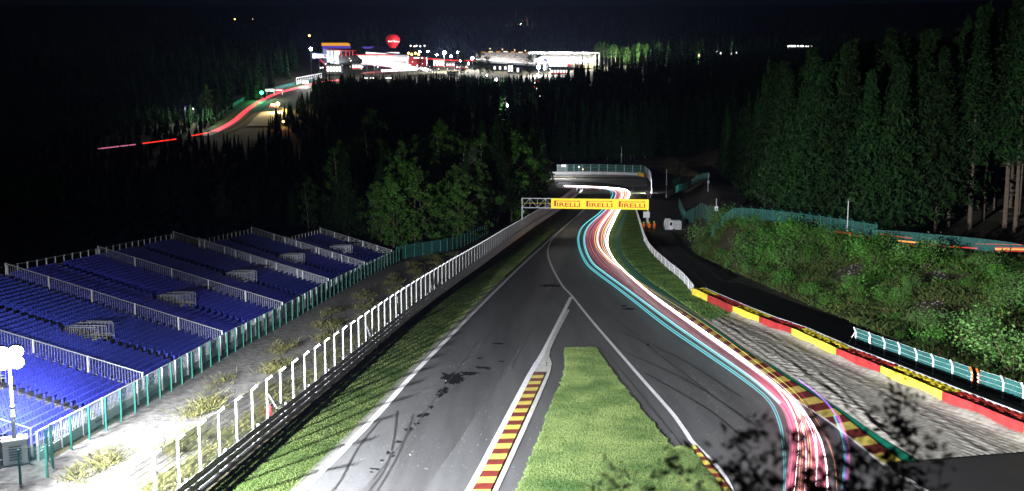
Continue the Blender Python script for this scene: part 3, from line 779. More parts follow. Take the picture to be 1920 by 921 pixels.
stand_lab = ['nearest grandstand bay of blue seats, behind the floodlight mast at the picture edge', 'second grandstand bay of blue seats, brightly lit with a grey stairwell cage', 'third grandstand bay of blue seats, half lit, left of the long weedy slope',
             'fourth grandstand bay of dark blue seats, reaching the highest back corner', 'fifth grandstand bay of dark blue seats with the stepped back edge', 'farthest and smallest grandstand bay of blue seats, next to the dark green fence']
for k in range(6):
    y0, y1 = bounds[k], bounds[k+1]; p0 = gp(sf(y0) - .55, y0); p1 = gp(sf(y1) - .55, y1); nr_ = rows_n[k]
    d = p1 - p0; e1 = Vector((d.x, d.y, 0)); ln = e1.length; e1.normalize(); e2 = Vector((-e1.y, e1.x, 0)); up = Vector((0, 0, 1)); gz = d.z / ln
    rz = math.atan2(e1.y, e1.x)
    def W(s, q, z): return p0 + e1*s + e2*q + up*(z + gz*s)
    t = thing('grandstand_bay', p0, stand_lab[k], 'grandstand', 'grandstand bays of blue seats')
    ais = ln * .5; asl = .8
    b = MB(); ba = MB()
    for j in range(nr_):
        z = H0 + RISE*j; q = j * ROWD
        for bb, s0, s1 in ((b, .05, ais - asl/2), (b, ais + asl/2, ln - .05), (ba, ais - asl/2, ais + asl/2)):
            A_, B_, C_, D_ = W(s0, q, z), W(s1, q, z), W(s1, q + ROWD, z), W(s0, q + ROWD, z)
            bb.quad(A_, B_, C_, D_); bb.quad(A_ - up*RISE, B_ - up*RISE, B_, A_); bb.quad(C_ - up*.5, D_ - up*.5, D_, C_)
            if bb is ba:
                bb.frame(W(s0 + .1, q - .2, z - RISE), e1, e2, up, asl - .2, .19, RISE * .5)
    for s in (.05, ln - .05):
        for j in range(nr_): b.quad(W(s, j*ROWD, -.3), W(s, (j+1)*ROWD, -.3), W(s, (j+1)*ROWD, H0 + RISE*j), W(s, j*ROWD, H0 + RISE*j))
    b.build('deck', 'deck_dark', t); ba.build('aisle_steps', 'deck', t)
    cells = []; cage0 = 11 if nr_ > 25 else 8
    for j in range(nr_):
        n = int((ln - .4) / .305)
        for i in range(n):
            s = .3 + i * .305
            if abs(s - ais) < asl/2 + .13: continue
            if cage0 <= j <= cage0 + 4 and abs(s - ais) < 1.3: continue
            cells.append((s, j * ROWD + .26, H0 + RISE * j))
    near = sorted(cells, key=lambda c: (W(*c) - Vector((0, 0, H))).length)
    for c in near[:100]:
        o = link('seat', SEAT, t); o.location = W(*c) - p0; o.rotation_euler[2] = rz + rnd(-.02, .02)
    rest = near[100:]; n = len(rest)
    P = np.array([tuple(W(*c)) for c in rest]); cr, si = math.cos(rz), math.sin(rz)
    v = np.stack([SV[:, 0]*cr - SV[:, 1]*si, SV[:, 0]*si + SV[:, 1]*cr, SV[:, 2]], -1)
    VV = (P[:, None, :] + v[None]).reshape(-1, 3) - np.array(p0)
    me = bpy.data.meshes.new('seat')
    me.from_pydata(VV.tolist(), [], [tuple(x + i*len(SV) for x in f) for i in range(n) for f in SF]); me.materials.append(M['seat_blue'])
    tag(link('seat', me, t), kind='stuff')
    def sloped_rail(s, name):
        pts = [W(s, j*ROWD + .1, H0 + RISE*j) for j in range(nr_ + 1)]
        b = MB(); b.tube([pts[0] + up*1.1, pts[-1] + up*1.1], .034, 6); b.tube([pts[0] + up*.18, pts[-1] + up*.18], .02, 4)
        m_ = int(nr_ * ROWD / .17)
        for i in range(m_ + 1):
            p = pts[0].lerp(pts[-1], i / m_); b.bar(p + up*.15, p + up*1.1, .018)
        b.build('railing', 'steel', t)
        for i in range(6):
            p = pts[0].lerp(pts[-1], i / 5); b = MB(); b.bar(p - up*.2, p + up*1.14, .09); b.build('rail_post', 'galv', t)
    sloped_rail(.0, 'a')
    if k == 5: sloped_rail(ln, 'b')
    if k < 5 and rows_n[k+1] < nr_: sloped_rail(ln - .12, 'b')
    # back rail
    b = MB(); qb = nr_*ROWD; zb = H0 + RISE*(nr_-1)
    b.frame(W(0, qb - .03, zb + .05), (e1 + up*gz).normalized(), e2, up, ln, .03, .45); b.tube([W(0, qb, zb + 1.05), W(ln, qb, zb + 1.05)], .03, 5); b.build('back_panel', 'deck', t)
    for i in range(int(ln / 1.25) + 1):
        b = MB(); b.bar(W(i*1.25, qb, zb - .3), W(i*1.25, qb, zb + 1.1), .075); b.build('back_post', 'galv', t)
    # stairwell cage of grey railings
    for wi, (s0, j0, s1, j1) in enumerate(((-.5, -.5, -.5, 4.3), (.5, -.5, .5, 4.3), (-1.1, .3, -1.1, 3.9), (1.1, .3, 1.1, 3.9), (-1.1, 4.4, 1.1, 4.4))):
        b = MB()
        a_ = W(ais + s0, (cage0 + j0)*ROWD, H0 + RISE*(cage0 + 1.5)); c_ = W(ais + s1, (cage0 + j1)*ROWD, H0 + RISE*(cage0 + 1.5))
        m_ = max(4, int((c_ - a_).length / .24))
        b.tube([a_ + up*.95, c_ + up*.95], .026, 5); b.tube([a_ + up*.15, c_ + up*.15], .03, 5)
        for i in range(m_ + 1): p = a_.lerp(c_, i / m_); b.bar(p - up*.1, p + up*.95, .02)
        b.build('stairwell_railing', 'steel', t)
    b = MB(); b.frame(W(ais - 1.1, (cage0 - .2)*ROWD, H0 + RISE*cage0 + .01), e1, e2, up, 2.2, 4.5*ROWD, .02); b.build('stairwell_landing', 'deck_dark', t)
    # front balustrade
    b = MB()
    b.frame(W(.05, -.12, H0 - .55), e1, e2, up, ln - .1, .05, .5); b.build('front_board', 'white_metal', t)
    b = MB(); b.tube([W(0, -.12, H0 + .95), W(ln, -.12, H0 + .95)], .035, 5); b.tube([W(0, -.12, H0 + .08), W(ln, -.12, H0 + .08)], .03, 5)
    for i in range(int(ln / .15)): b.bar(W(i*.15, -.12, H0 + .08), W(i*.15, -.12, H0 + .95), .03)
    b.build('front_railing', 'white_metal', t)
    for i in range(int(ln / 2) + 1):
        b = MB(); b.bar(W(i*2, -.2, -.25), W(i*2, -.2, H0 + 1.0), .08); b.build('front_post', 'white_metal', t)
path_fence('mesh_fence', [(sf(y) + .25, y) for y in (42.6, 48, 54, 61, 67, 74, 80.5, 88, 96, 104, 111.7, 119, 126)], 'teal mesh fence with teal posts along the front of the blue grandstand', 'fence', 'teal', 1.72, 1.62, .085, 'fence_mesh')
path_fence('mesh_fence', [(-24.6, 40.6), (-22.0, 39.6), (-20.3, 39.9), (-20.6, 41.6), (-21.3, 42.5)], 'low teal fence round the generator box of the floodlight', 'fence', 'teal', 1.5, 1.2, .08, 'fence_mesh')

# pale stones lying in the bare patches of the bank
b = MB()
for _ in range(9000):
    y = rnd(48, 125); x = float(np.interp(y, BY, BX)) + rnd(.3, 1) * rnd(2, 24)
    if math.sin(x*.55 + 1.2) * math.sin(y*.33 + .6) < .5: continue
    r = rnd(.05, .2); p = gp(x, y, -.02); a = rnd(0, 6)
    vs = [p + Vector((r*math.cos(a + q)*rnd(.6, 1.2), r*math.sin(a + q)*rnd(.6, 1.2), 0)) for q in (0, 1.25, 2.5, 3.8, 5)] + [p + Vector((rnd(-.3, .3)*r, rnd(-.3, .3)*r, r*rnd(.4, .9)))]
    b.add(vs, [(i, (i+1) % 5, 5) for i in range(5)])
tag(b.build('bank_stones', 'gravel_grey'), 'grey stones and scree showing in the bare patches of the bank', 'stones', kind='stuff')

# ------------------------------------------------------------------ gantry with the banner
gl_, gr2 = gp(2.0, 190), gp(26.4, 186)
t = thing('track_gantry', gl_, 'steel gantry across the track carrying a long yellow banner', 'gantry')
zt = atY(975, 372, 190).z; zb_ = atY(975, 389.5, 190).z; up = Vector((0, 0, 1))
for p in (gl_, gr2):
    b = MB(); b.bar(p - up*.2, Vector((p.x, p.y, zt)), .26); b.build('gantry_post', 'galv', t)
b = MB(); A0 = Vector((gl_.x, gl_.y, 0)); A1 = Vector((gr2.x, gr2.y, 0))
dy = Vector((0, .55, 0))
for o_ in (Vector(), dy):
    for z in (zt, zb_): b.bar(A0 + o_ + up*z, A1 + o_ + up*z, .12)
n = 16
for i in range(n + 1):
    p = A0.lerp(A1, i / n)
    b.bar(p + up*zt, p + up*zb_, .07); b.bar(p + up*zt, p + dy + up*zt, .06)
    if i < n:
        q = A0.lerp(A1, (i+1) / n); b.bar(p + up*(zt if i % 2 else zb_), q + up*(zb_ if i % 2 else zt), .06)
b.build('truss', 'steel', t)
b = MB(); zc = (zt + zb_) / 2; b.bar(A0 + up*zc + Vector((0, -.09, 0)), A0.lerp(A1, .23) + up*zc + Vector((0, -.09, 0)), .1); b.build('cross_tube', 'belt_yellow', t)
Bl = A0.lerp(A1, .236); ex = (A1 - A0).normalized(); ny = Vector((ex.y, -ex.x, 0)); BW = (A1 - Bl).length + .15; BH = zt - zb_ + .15
b = MB(); b.frame(Bl + up*(zb_ - .07) + ny*.2, ex, ny, up, BW, .05, BH); ban = b.build('banner', 'printed_yellow_glow', t)
def word(x0, wd, s=1.):
    cu = bpy.data.curves.new('w', 'FONT'); cu.body = 'IRELLI'; cu.size = 1; cu.offset = .02
    o = bpy.data.objects.new('w', cu); C.objects.link(o); bpy.context.view_layer.update()
    me = bpy.data.meshes.new_from_object(o.evaluated_get(bpy.context.evaluated_depsgraph_get())); bpy.data.objects.remove(o)
    vs = [v.co.copy() for v in me.vertices]; fs = [tuple(p.vertices) for p in me.polygons]
    xm, xM = min(v.x for v in vs), max(v.x for v in vs); hM = max(v.y for v in vs)
    O = Bl + up*(zb_ - .07) + ny*.262
    b = MB(); pw = wd * .1
    b.add([O + ex*(x0 + pw*1.15 + (v.x - xm) / (xM - xm) * (wd - pw*1.15)) + up*(BH*.2 + v.y / hM * BH*.4) for v in vs], fs)
    def rc(x1, z1, x2, z2): b.quad(*[O + ex*(x0 + x1) + up*(z*BH) for x1, z in ((x1, z1), (x2, z1), (x2, z2), (x1, z2))])
    rc(0, .22, pw*.8, .8); rc(pw*.8, .7, wd, .74); rc(pw*.8, .77, wd*.85, .8); rc(wd*.88, .7401, wd, .8)
    return b.build('lettering', 'printed_red_glow', ban)
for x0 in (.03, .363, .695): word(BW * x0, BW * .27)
for p, sx in ((gl_, 1),):
    b = MB(); b.lathe(Vector((p.x + .2, p.y - .25, G(p.x, p.y) + 2.6)), [(.0, 0), (.2, .05), (.26, .25), (.2, .45), (0, .5)], 10); b.build('camera_dome', 'white_metal', t, True)

# ------------------------------------------------------------------ people
def figure(name, joints, edges, radii, cols, label, loc, rz, cat='person', group=None):
    me = bpy.data.meshes.new(name); me.from_pydata(joints, edges, [])
    o = bpy.data.objects.new(name, me); C.objects.link(o)
    sk = o.modifiers.new('s', 'SKIN'); ss = o.modifiers.new('d', 'SUBSURF'); ss.levels = 1; ss.render_levels = 1
    for i, r in enumerate(radii): me.skin_vertices[0].data[i].radius = r if hasattr(r, '__len__') else (r, r)
    me.skin_vertices[0].data[0].use_root = True
    bpy.context.view_layer.update()
    m2 = bpy.data.meshes.new_from_object(o.evaluated_get(bpy.context.evaluated_depsgraph_get()))
    bpy.data.objects.remove(o); bpy.data.meshes.remove(me)
    for c in cols['mats']: m2.materials.append(M[c])
    for p in m2.polygons:
        p.material_index = cols['pick'](p.center); p.use_smooth = True
    return m2
def human(kind, coat, legs, pose=0):
    j = [(0, 0, .95), (0, .0, 1.18), (0, .0, 1.40), (0, .01, 1.52), (0, .02, 1.62), (0, .03, 1.72),
         (.1, 0, .9), (.12, .03, .48), (.13, -.01, .08), (.13, .13, .03),
         (-.1, 0, .9), (-.12, -.04 + .1*pose, .48), (-.13, -.03, .08), (-.13, .11, .03),
         (.2, 0, 1.40), (.27, .02 + .08*pose, 1.13), (.25, .14 + .12*pose, .9 + .25*pose), (-.2, 0, 1.40), (-.27, .03, 1.13), (-.25, .12 + .1*pose, .9 + .2*pose)]
    e = [(0, 1), (1, 2), (2, 3), (3, 4), (4, 5), (0, 6), (6, 7), (7, 8), (8, 9), (0, 10), (10, 11), (11, 12), (12, 13), (2, 14), (14, 15), (15, 16), (2, 17), (17, 18), (18, 19)]
    r = [(.16, .12), (.15, .11), (.15, .11), .055, (.09, .1), (.08, .09), .1, .07, .05, (.05, .04), .1, .07, .05, (.05, .04), .075, .055, .04, .075, .055, .04]
    def pick(c):
        if c.z > 1.5: return 1 if (c.y > .03 and c.z < 1.68) or c.z < 1.56 else 2
        if abs(c.x) > .2 and c.z < (.93 + .25*pose) and c.z > .8: return 1
        return 0 if c.z > .9 else 3
    return figure(kind, j, e, r, dict(mats=[coat, 'skin', 'hair', legs], pick=pick), '', None, 0)
HM = [human('person', 'orange', 'orange'), human('person', 'cloth_dark', 'cloth_dark', 1), human('person', 'cloth_blue', 'cloth_dark'), human('person', 'cloth_white', 'cloth_blue', 1)]
def person(k, loc, rz, label, s=1., group=None, helmet=False):
    t = tag(link('person', HM[k]), label, 'person', group); t.location = loc; t.rotation_euler[2] = rz; t.scale = (s, s, s)
    if helmet:
        b = MB(); b.lathe((0, .02, 1.6), [(.135, 0), (.135, .08), (.1, .17), (.04, .2)], 10); o = b.build('helmet', 'hi_vis', None, True); o.parent = t
    return t
for (u, v, rz, lab) in ((1207, 436, .5, 'marshal in orange overalls standing right behind the white guard rail, leftmost of three'), (1217, 436, -.4, 'marshal in orange overalls in the middle of three behind the guard rail'), (1226.5, 435, 2.2, 'marshal in orange overalls, rightmost of three and apart from the others')):
    person(0, at(u, v), rz, lab, 1.1, 'marshals in orange behind the guard rail', True)
# spectators along the top of the clearing
for i in range(26):
    u = 1172 + i * 6.3 + rnd(-2, 2); v = 303 - (u - 1172) * .235 + rnd(-1.5, 1)
    p = at(u, v); person(1 + i % 3, p, rnd(0, 6.2), 'small distant spectator standing along the top edge of the grassy clearing', rnd(.92, 1.02), 'spectators at the edge of the clearing')
pts_people = ((1649, 473, 1, .2, 'photographer in dark clothes with a tripod behind the bank fence, left of the group'), (1671, 474, 2, 2.6, 'person in a blue jacket standing behind the bank fence, in the middle of the group'),
              (1681, 474, 1, -1.8, 'person in dark clothes standing behind the bank fence, right of the one in blue'), (1845, 487, 2, 1.0, 'person in blue beside the parked motorcycle behind the bank fence'))

# ------------------------------------------------------------------ fences, poles and vehicles on the bank
def top_at(u, d):                                   # ground point on the plateau at a given bearing and depth
    x = (u - CX) / F * d; return gp(x, d)
bankA = [at(1271, 400), at(1280, 408)] 
fA = [top_at(u, d) for u, d in ((1337, 133), (1400, 128), (1483, 121), (1556, 114), (1648, 107))]
fB = [top_at(u, d) for u, d in ((1640, 106.6), (1700, 104), (1760, 101), (1830, 97.5), (1920, 94), (2010, 91))]
path_fence('mesh_fence', fA, 'teal mesh fence with bent post tops along the crest of the green bank', 'fence', 'teal', 2.25, 1.75, .07, 'fence_mesh', arm=.4)
path_fence('mesh_fence', fB, 'teal mesh fence with straight posts on the bank in front of the red tail lights', 'fence', 'teal', 1.75, 2.4, .09, 'fence_mesh')
path_fence('mesh_fence', px((1337, 417), (1318, 409), (1298, 416), (1283, 424)), 'teal mesh fence corner descending behind the caravan', 'fence', 'teal', 2.6, 2.2, .08, 'fence_mesh')
path_fence('mesh_fence', px((1284, 424), (1279, 408), (1273, 390)), 'teal mesh fence along the right side of the black service road', 'fence', 'teal', 2.8, 2.6, .1, 'teal_mesh')
path_fence('mesh_fence', px((1252, 371), (1275, 358), (1300, 346), (1330, 336)), 'long teal mesh fence climbing the dark clearing', 'fence', 'teal', 2.6, 3, .09, 'fence_mesh')
path_fence('mesh_fence', px((1262, 349), (1280, 338)), 'short teal mesh fence on the dark slope above the service road', 'fence', 'teal', 3., 3, .09, 'fence_mesh')
for u, d, vt, lab in ((1592, 111, 377, 'thin pale pole standing at the crest fence of the bank'), ):
    p = top_at(u, d); z = atY(u, vt, d).z; t = thing('mast_pole', p, lab, 'pole', 'thin pale poles'); b = MB(); b.tube([p - up*.2, Vector((p.x, p.y, z))], [.08, .055], 6); b.build('shaft', 'galv', t)
    b = MB(); b.box(Vector((p.x, p.y, z)), .22, .22, .3); b.build('loudspeaker', 'dark_steel', t)
for u, v, vt, lab in ((1327.5, 359, 325, 'thin pale pole on the dark clearing right of the service road'), (1342.5, 414, 372, 'thin grey pole in front of the forest edge at the fence corner'), (1165, 305, 275, 'thin white pole in front of the forest behind the far fence'), (1249, 371, 318, 'pole with small cameras beside the black service road')):
    p = at(u, v); z = atY(u, vt, p.y).z; t = thing('mast_pole', p, lab, 'pole', 'thin pale poles'); b = MB(); b.tube([p - up*.2, Vector((p.x, p.y, z))], [.13, .09], 6); b.build('shaft', 'white_metal' if u != 1342.5 else 'steel', t)
    b = MB(); b.box(Vector((p.x, p.y - .1, p.z + (z - p.z) * .45)), .55, .3, .7); b.build('junction_box', 'sign_white', t)
# caravan
p = at(1261, 434.5); t = thing('caravan', p, 'small pale grey caravan with one door parked on the service road', 'caravan'); t.rotation_euler[2] = 0
def cav(o): return p + Vector(o)
b = MB(); prof = [(-1.45, .45), (1.45, .45), (1.5, 1.0), (1.45, 1.95), (1.2, 2.15), (-1.2, 2.15), (-1.45, 1.9), (-1.5, 1.0)]
n = len(prof); b.add([cav((x, -.85, z)) for x, z in prof] + [cav((x, .95, z)) for x, z in prof], [tuple(range(n))[::-1], tuple(range(n, 2*n))] + [(i, (i+1) % n, (i+1) % n + n, i + n) for i in range(n)]); b.build('body', 'caravan', t)
b = MB(); b.frame(cav((-.75, -.885, .5)), (1, 0, 0), (0, 1, 0), (0, 0, 1), .62, .03, 1.5); dd = b.build('door', 'sign_white', t)
b = MB(); b.frame(cav((-.65, -.895, 1.2)), (1, 0, 0), (0, 1, 0), (0, 0, 1), .42, .008, .6); b.build('window', 'glass_dark', dd)
b = MB(); b.tube([cav((.55, -.89, 1.35)), cav((.55, -.85, 1.35))], .2, 14); b.build('porthole', 'sign_white', t)
b = MB(); b.tube([cav((.55, -.898, 1.35)), cav((.55, -.892, 1.35))], .12, 14); b.build('porthole_glass', 'glass_dark', t)
b = MB(); b.box(cav((-.9, 0, 2.15)), 1.0, .9, .28); b.build('roof_box', 'caravan', t)
b = MB(); b.tube([cav((-1.62, -.6, 1.0)), cav((-1.62, -.6, 2.1))], .05, 6); b.build('side_tube', 'white_metal', t)
for s in (-.8, .95):
    b = MB(); b.tube([cav((.1, s - .08, .32)), cav((.1, s + .08, .32))], .32, 14); b.build('wheel', 'tyre_black', t)
b = MB(); b.bar(cav((1.4, 0, .42)), cav((2.5, 0, .42)), .09); b.bar(cav((-1.4, 0, .42)), cav((1.4, 0, .42)), .2); b.build('drawbar', 'dark_steel', t)
# marshal boards
for u, v, wd, hg, lab, vb in ((1211.5, 402.5, 12, 11.5, 'square white marshal board on a post right of the banner end', 433), (1214.5, 361.5, 9.5, 8.5, 'small square white board beside the far grass verge', 385), (1208.5, 449, 4, 5, 'tiny white marker post by the guard rail below the banner post', 456), (1264.5, 500, 4.5, 5.5, 'tiny white marker box on the bend of the white guard rail', 513)):
    g0 = at(u, vb); t = thing('marshal_board', g0, lab, 'board', 'white boards beside the guard rail'); c = atY(u, v, g0.y); k = g0.y / F
    b = MB(); b.bar(g0 - up*.1, Vector((g0.x, g0.y, c.z)), .09); b.build('board_post', 'galv', t)
    b = MB(); b.box(Vector((g0.x, g0.y - .1, c.z - hg*k/2)), wd*k, .08, hg*k); b.build('board_face', 'sign_white', t)
# motorcycles on the forest road
def bike(loc, rz, label):
    t = thing('motorcycle', loc, label, 'motorcycle', 'motorcycles parked behind the bank fence')
    def tor(c, r, rr):
        b = MB(); vs = []; fs = []
        for i in range(16):
            a = 6.2832*i/16
            for j in range(6):
                q = 6.2832*j/6; vs.append(Vector(c) + Vector(((r + rr*math.cos(q))*math.cos(a), rr*math.sin(q), (r + rr*math.cos(q))*math.sin(a))))
        for i in range(16):
            for j in range(6): fs.append((i*6 + j, i*6 + (j+1) % 6, ((i+1) % 16)*6 + (j+1) % 6, ((i+1) % 16)*6 + j))
        return b.add(vs, fs)
    l = Vector(loc)
    for x in (-.7, .72): tor(l + Vector((x, 0, .32)), .26, .06).build('wheel', 'tyre_black', t)
    b = MB(); b.lathe(l + Vector((.08, 0, .3)), [(.2, 0), (.24, .2), (.2, .4)], 10); b.build('engine', 'dark_steel', t)
    b = MB(); b.add([l + Vector(q) for q in ((-.15, -.14, .72), (.45, -.14, .75), (.45, .14, .75), (-.15, .14, .72), (-.1, -.1, .92), (.4, -.1, .98), (.4, .1, .98), (-.1, .1, .92))], [(3, 2, 1, 0), (4, 5, 6, 7), (0, 1, 5, 4), (1, 2, 6, 5), (2, 3, 7, 6), (3, 0, 4, 7)]); b.build('tank', 'cloth_blue', t)
    b = MB(); b.frame(l + Vector((-.85, -.13, .72)), (1, 0, .05), (0, 1, 0), (0, 0, 1), .72, .26, .13); b.build('saddle', 'tyre_black', t)
    b = MB(); b.bar(l + Vector((.72, 0, .32)), l + Vector((.48, 0, 1.0)), .08); b.bar(l + Vector((.45, -.36, 1.06)), l + Vector((.45, .36, 1.06)), .05); b.bar(l + Vector((-.7, 0, .32)), l + Vector((.1, 0, .45)), .08); b.build('fork', 'steel', t)
    b = MB(); b.lathe(l + Vector((.6, 0, .82)), [(.05, 0), (.13, .03), (.13, .16), (.06, .22)], 10); b.build('headlight', 'white_metal', t)
    t.rotation_euler[2] = rz; return t
lx = top_at(1740, 103.5); bike(lx, R(-50), 'dark motorcycle parked in the middle behind the bank fence')
lx = top_at(1856, 99); bike(lx, R(-120), 'motorcycle with a pale number plate parked at the right behind the bank fence')
for u, d, k, rz, lab in ((1649, 108.6, 1, .2, 'photographer in dark clothes with a tripod behind the bank fence, left of the group'), (1671, 107.5, 2, 2.6, 'person in a blue jacket standing behind the bank fence, in the middle of the group'),
              (1681, 107.2, 1, -1.8, 'person in dark clothes standing behind the bank fence, right of the one in blue'), (1843, 98.8, 2, 1.0, 'person in blue beside the parked motorcycle behind the bank fence')):
    person(k, top_at(u, d), rz, lab, 1.05, 'people behind the bank fence')
g0 = top_at(1641, 108.8); t = thing('camera_tripod', g0, 'camera tripod standing beside the photographer behind the bank fence', 'tripod')
for a in (0, 2.1, 4.2):
    b = MB(); b.bar(g0 + Vector((.4*math.cos(a), .4*math.sin(a), 0)), g0 + up*1.3, .05); b.build('leg', 'dark_steel', t)
b = MB(); b.box(g0 + up*1.3, .2, .28, .2); b.build('camera_body', 'dark_steel', t)
# forest road surface and its red tail light streaks
road = [top_at(u, d) for u, d in ((1480, 130), (1560, 121), (1650, 114), (1760, 108), (1860, 103), (2000, 98))]
strip('forest_road', spline(road, 1.5), 5.2, 'gravel_grey', .03, off=.2)
def streak(pts, r, m, label, group, name='light_trail', n=5):
    b = MB(); b.tube(pts, r, n); return tag(b.build(name, m), label, 'light trail', group)
for p0, p1, dd, r, m, lab in (((1567, 433.8), (1598, 437.6), (121, 118.5), .035, 'tail_red', 'upper red tail light streak behind the bank fence, at the thin pole'), ((1567, 435), (1598, 441), (121, 118.5), .05, 'tail_red', 'lower red tail light streak behind the bank fence, at the thin pole'), ((1604, 443), (1621, 442.5), (117.5, 116), .045, 'tail_red', 'short broken red streak just right of the thin pole'), ((1626, 446), (1647, 449.5), (116, 114.5), .06, 'tail_red', 'short red streak left of the photographer on the forest road'), ((1641, 438), (1710, 447), (115.5, 111.5), .04, 'tail_red', 'long thin red streak above the standing people on the forest road'),
        ((1659, 448), (1667, 451), (114.2, 113.6), .09, 'tail_amber', 'short orange streak between the standing people'), ((1684, 451.5), (1725, 455.8), (113, 110), .1, 'tail_amber', 'bright orange streak right of the standing people on the forest road'), ((1684, 457), (1719, 461), (112.8, 110.2), .05, 'tail_red', 'lower red streak under the bright orange one right of the people'), ((1738, 457), (1763, 461), (109.5, 108.3), .06, 'tail_red', 'short red streak right of the dark motorcycle'),
        ((1768, 462), (1836, 466), (108.2, 104.7), .075, 'tail_red', 'red streak ending at the right motorcycle'), ((1829, 457.3), (1916, 459), (104.7, 101), .03, 'tail_red', 'thin red streak high above the right motorcycle'), ((1866, 467), (1990, 469), (103.2, 98.5), .1, 'tail_amber', 'bright orange streak leaving the picture on the right'), ((1868, 470.5), (1990, 472.5), (103, 98.3), .055, 'tail_red', 'red streak under the orange one at the right edge'), ((1866, 464), (1990, 466), (103.4, 98.7), .045, 'tail_red', 'red streak above the orange one at the right edge')):
    A_, B_ = atY(*p0, dd[0]), atY(*p1, dd[1]); streak([A_.lerp(B_, i / 6) for i in range(7)], r, m, lab, 'red light trails on the forest road')

point('hut_light', atY(1057, 311, 452), 7000, .6, (.95, .97, 1))
# ------------------------------------------------------------------ far bend: tyre wall, fence, marshal post
fb = px((1030, 328), (1090, 327.4), (1150, 328), (1196, 329.6))
t = thing('barrier_wall', fb[0], 'long pale barrier wall behind the gravel of the far bend', 'barrier')
P = spline(fb, 4); b = MB()
for a, c in zip(P, P[1:]): b.frame(a - up*.2, (c - a).normalized(), Vector((0, 1, 0)), up, (c - a).length, .8, 1.6)
b.build('wall_face', 'wall_pale', t)
b = MB()
for a in P[1:-1]: b.box(a + Vector((0, -.05, 0)), .12, .1, 1.45)
b.build('panel_joint', 'steel', t)
fb2 = px((1197, 329.6), (1213, 334)); b = MB(); t = thing('tyre_wall', fb2[0], 'yellow tyre wall section at the right end of the far bend barrier', 'tyre wall'); c = fb2[0].lerp(fb2[1], .65); b.frame(fb2[0], (c - fb2[0]).normalized(), Vector((0, 1, 0)), up, (c - fb2[0]).length, 1.2, 1.7); b.build('belt_face', 'belt_yellow', t)
b = MB()
for i in range(4): b.lathe(fb2[0].lerp(c, (i + .5)/4) + up*1.7 + Vector((0, .6, 0)), [(.35, 0), (.45, .05), (.45, .2), (.2, .25)], 9)
b.build('tyres', 'tyre_yellow', t)
t = thing('tyre_wall', c, 'bright red tyre wall section at the end of the far bend beside the fence', 'tyre wall'); b = MB(); b.frame(c, (fb2[1] - c).normalized(), Vector((0, 1, 0)), up, 2.2, 1.2, 1.5); b.build('belt_face', 'belt_red', t)
b = MB()
for i in range(3): b.lathe(c.lerp(fb2[1], (i + .5)/3) + up*1.5 + Vector((0, .6, 0)), [(.35, 0), (.45, .05), (.45, .2), (.2, .25)], 9)
b.build('tyres', 'tyre_red', t)
path_fence('debris_fence', [p + Vector((0, 1.6, 0)) for p in px((1045, 327.5), (1100, 327), (1150, 327.4), (1190, 329), (1210, 331))] + px((1219, 341), (1221, 360), (1219, 372)), 'tall teal debris fence with grey posts round the outside of the far bend', 'fence', 'galv', 4.6, 4., .16, 'fence_mesh', wires=(1.6, 3.0, 4.5))
p = at(1055, 324.5); p.y += 3; t = thing('marshal_hut', p, 'pale marshal hut with a lit panel behind the far bend fence', 'hut')
b = MB(); b.box(p, 5, 3, 3.6); b.build('wall', 'wall_pale', t)
b = MB(); b.box(p + up*3.6, 5.6, 3.6, .25); b.build('roof', 'steel', t)
b = MB(); c = atY(1057, 311, p.y - 1.6); b.box(c - up*.5, 2.2, .1, 1.1); b.build('lit_panel', 'lit_white', t)
for u, v, m, lab in ((1085.5, 313, 'lit_white', 'small white lamp glowing behind the far bend fence'), (1093, 317.5, 'lit_warm', 'small warm lamp glowing behind the far bend fence'), (1220, 365.5, 'lit_white', 'small white lamp on the fence post end of the far bend')):
    c = atY(u, v, 458 if u < 1200 else 350); g0 = gp(c.x, c.y); t = thing('lamp_post', g0, lab, 'lamp'); b = MB(); b.bar(g0, c, .1); b.build('pole', 'steel', t); b = MB(); b.lathe(c - up*.35, [(.1, 0), (.38, .2), (.38, .5), (.1, .7)], 10); b.build('lamp_head', m, t)

c = atY(1220, 364, 350); spot('bend_fill', c + Vector((-.6, .2, .3)), (15, 460, 4), 160000, 165, .6, .5, (.97, .98, 1))  # fill spot added at the small fence lamp to brighten the trees beyond

drape('meadow', px((1172, 306), (1200, 312), (1226, 318), (1262, 326), (1310, 334), (1344, 336), (1356, 300), (1358, 268), (1330, 270), (1280, 281), (1225, 293)), 'meadow', .12)

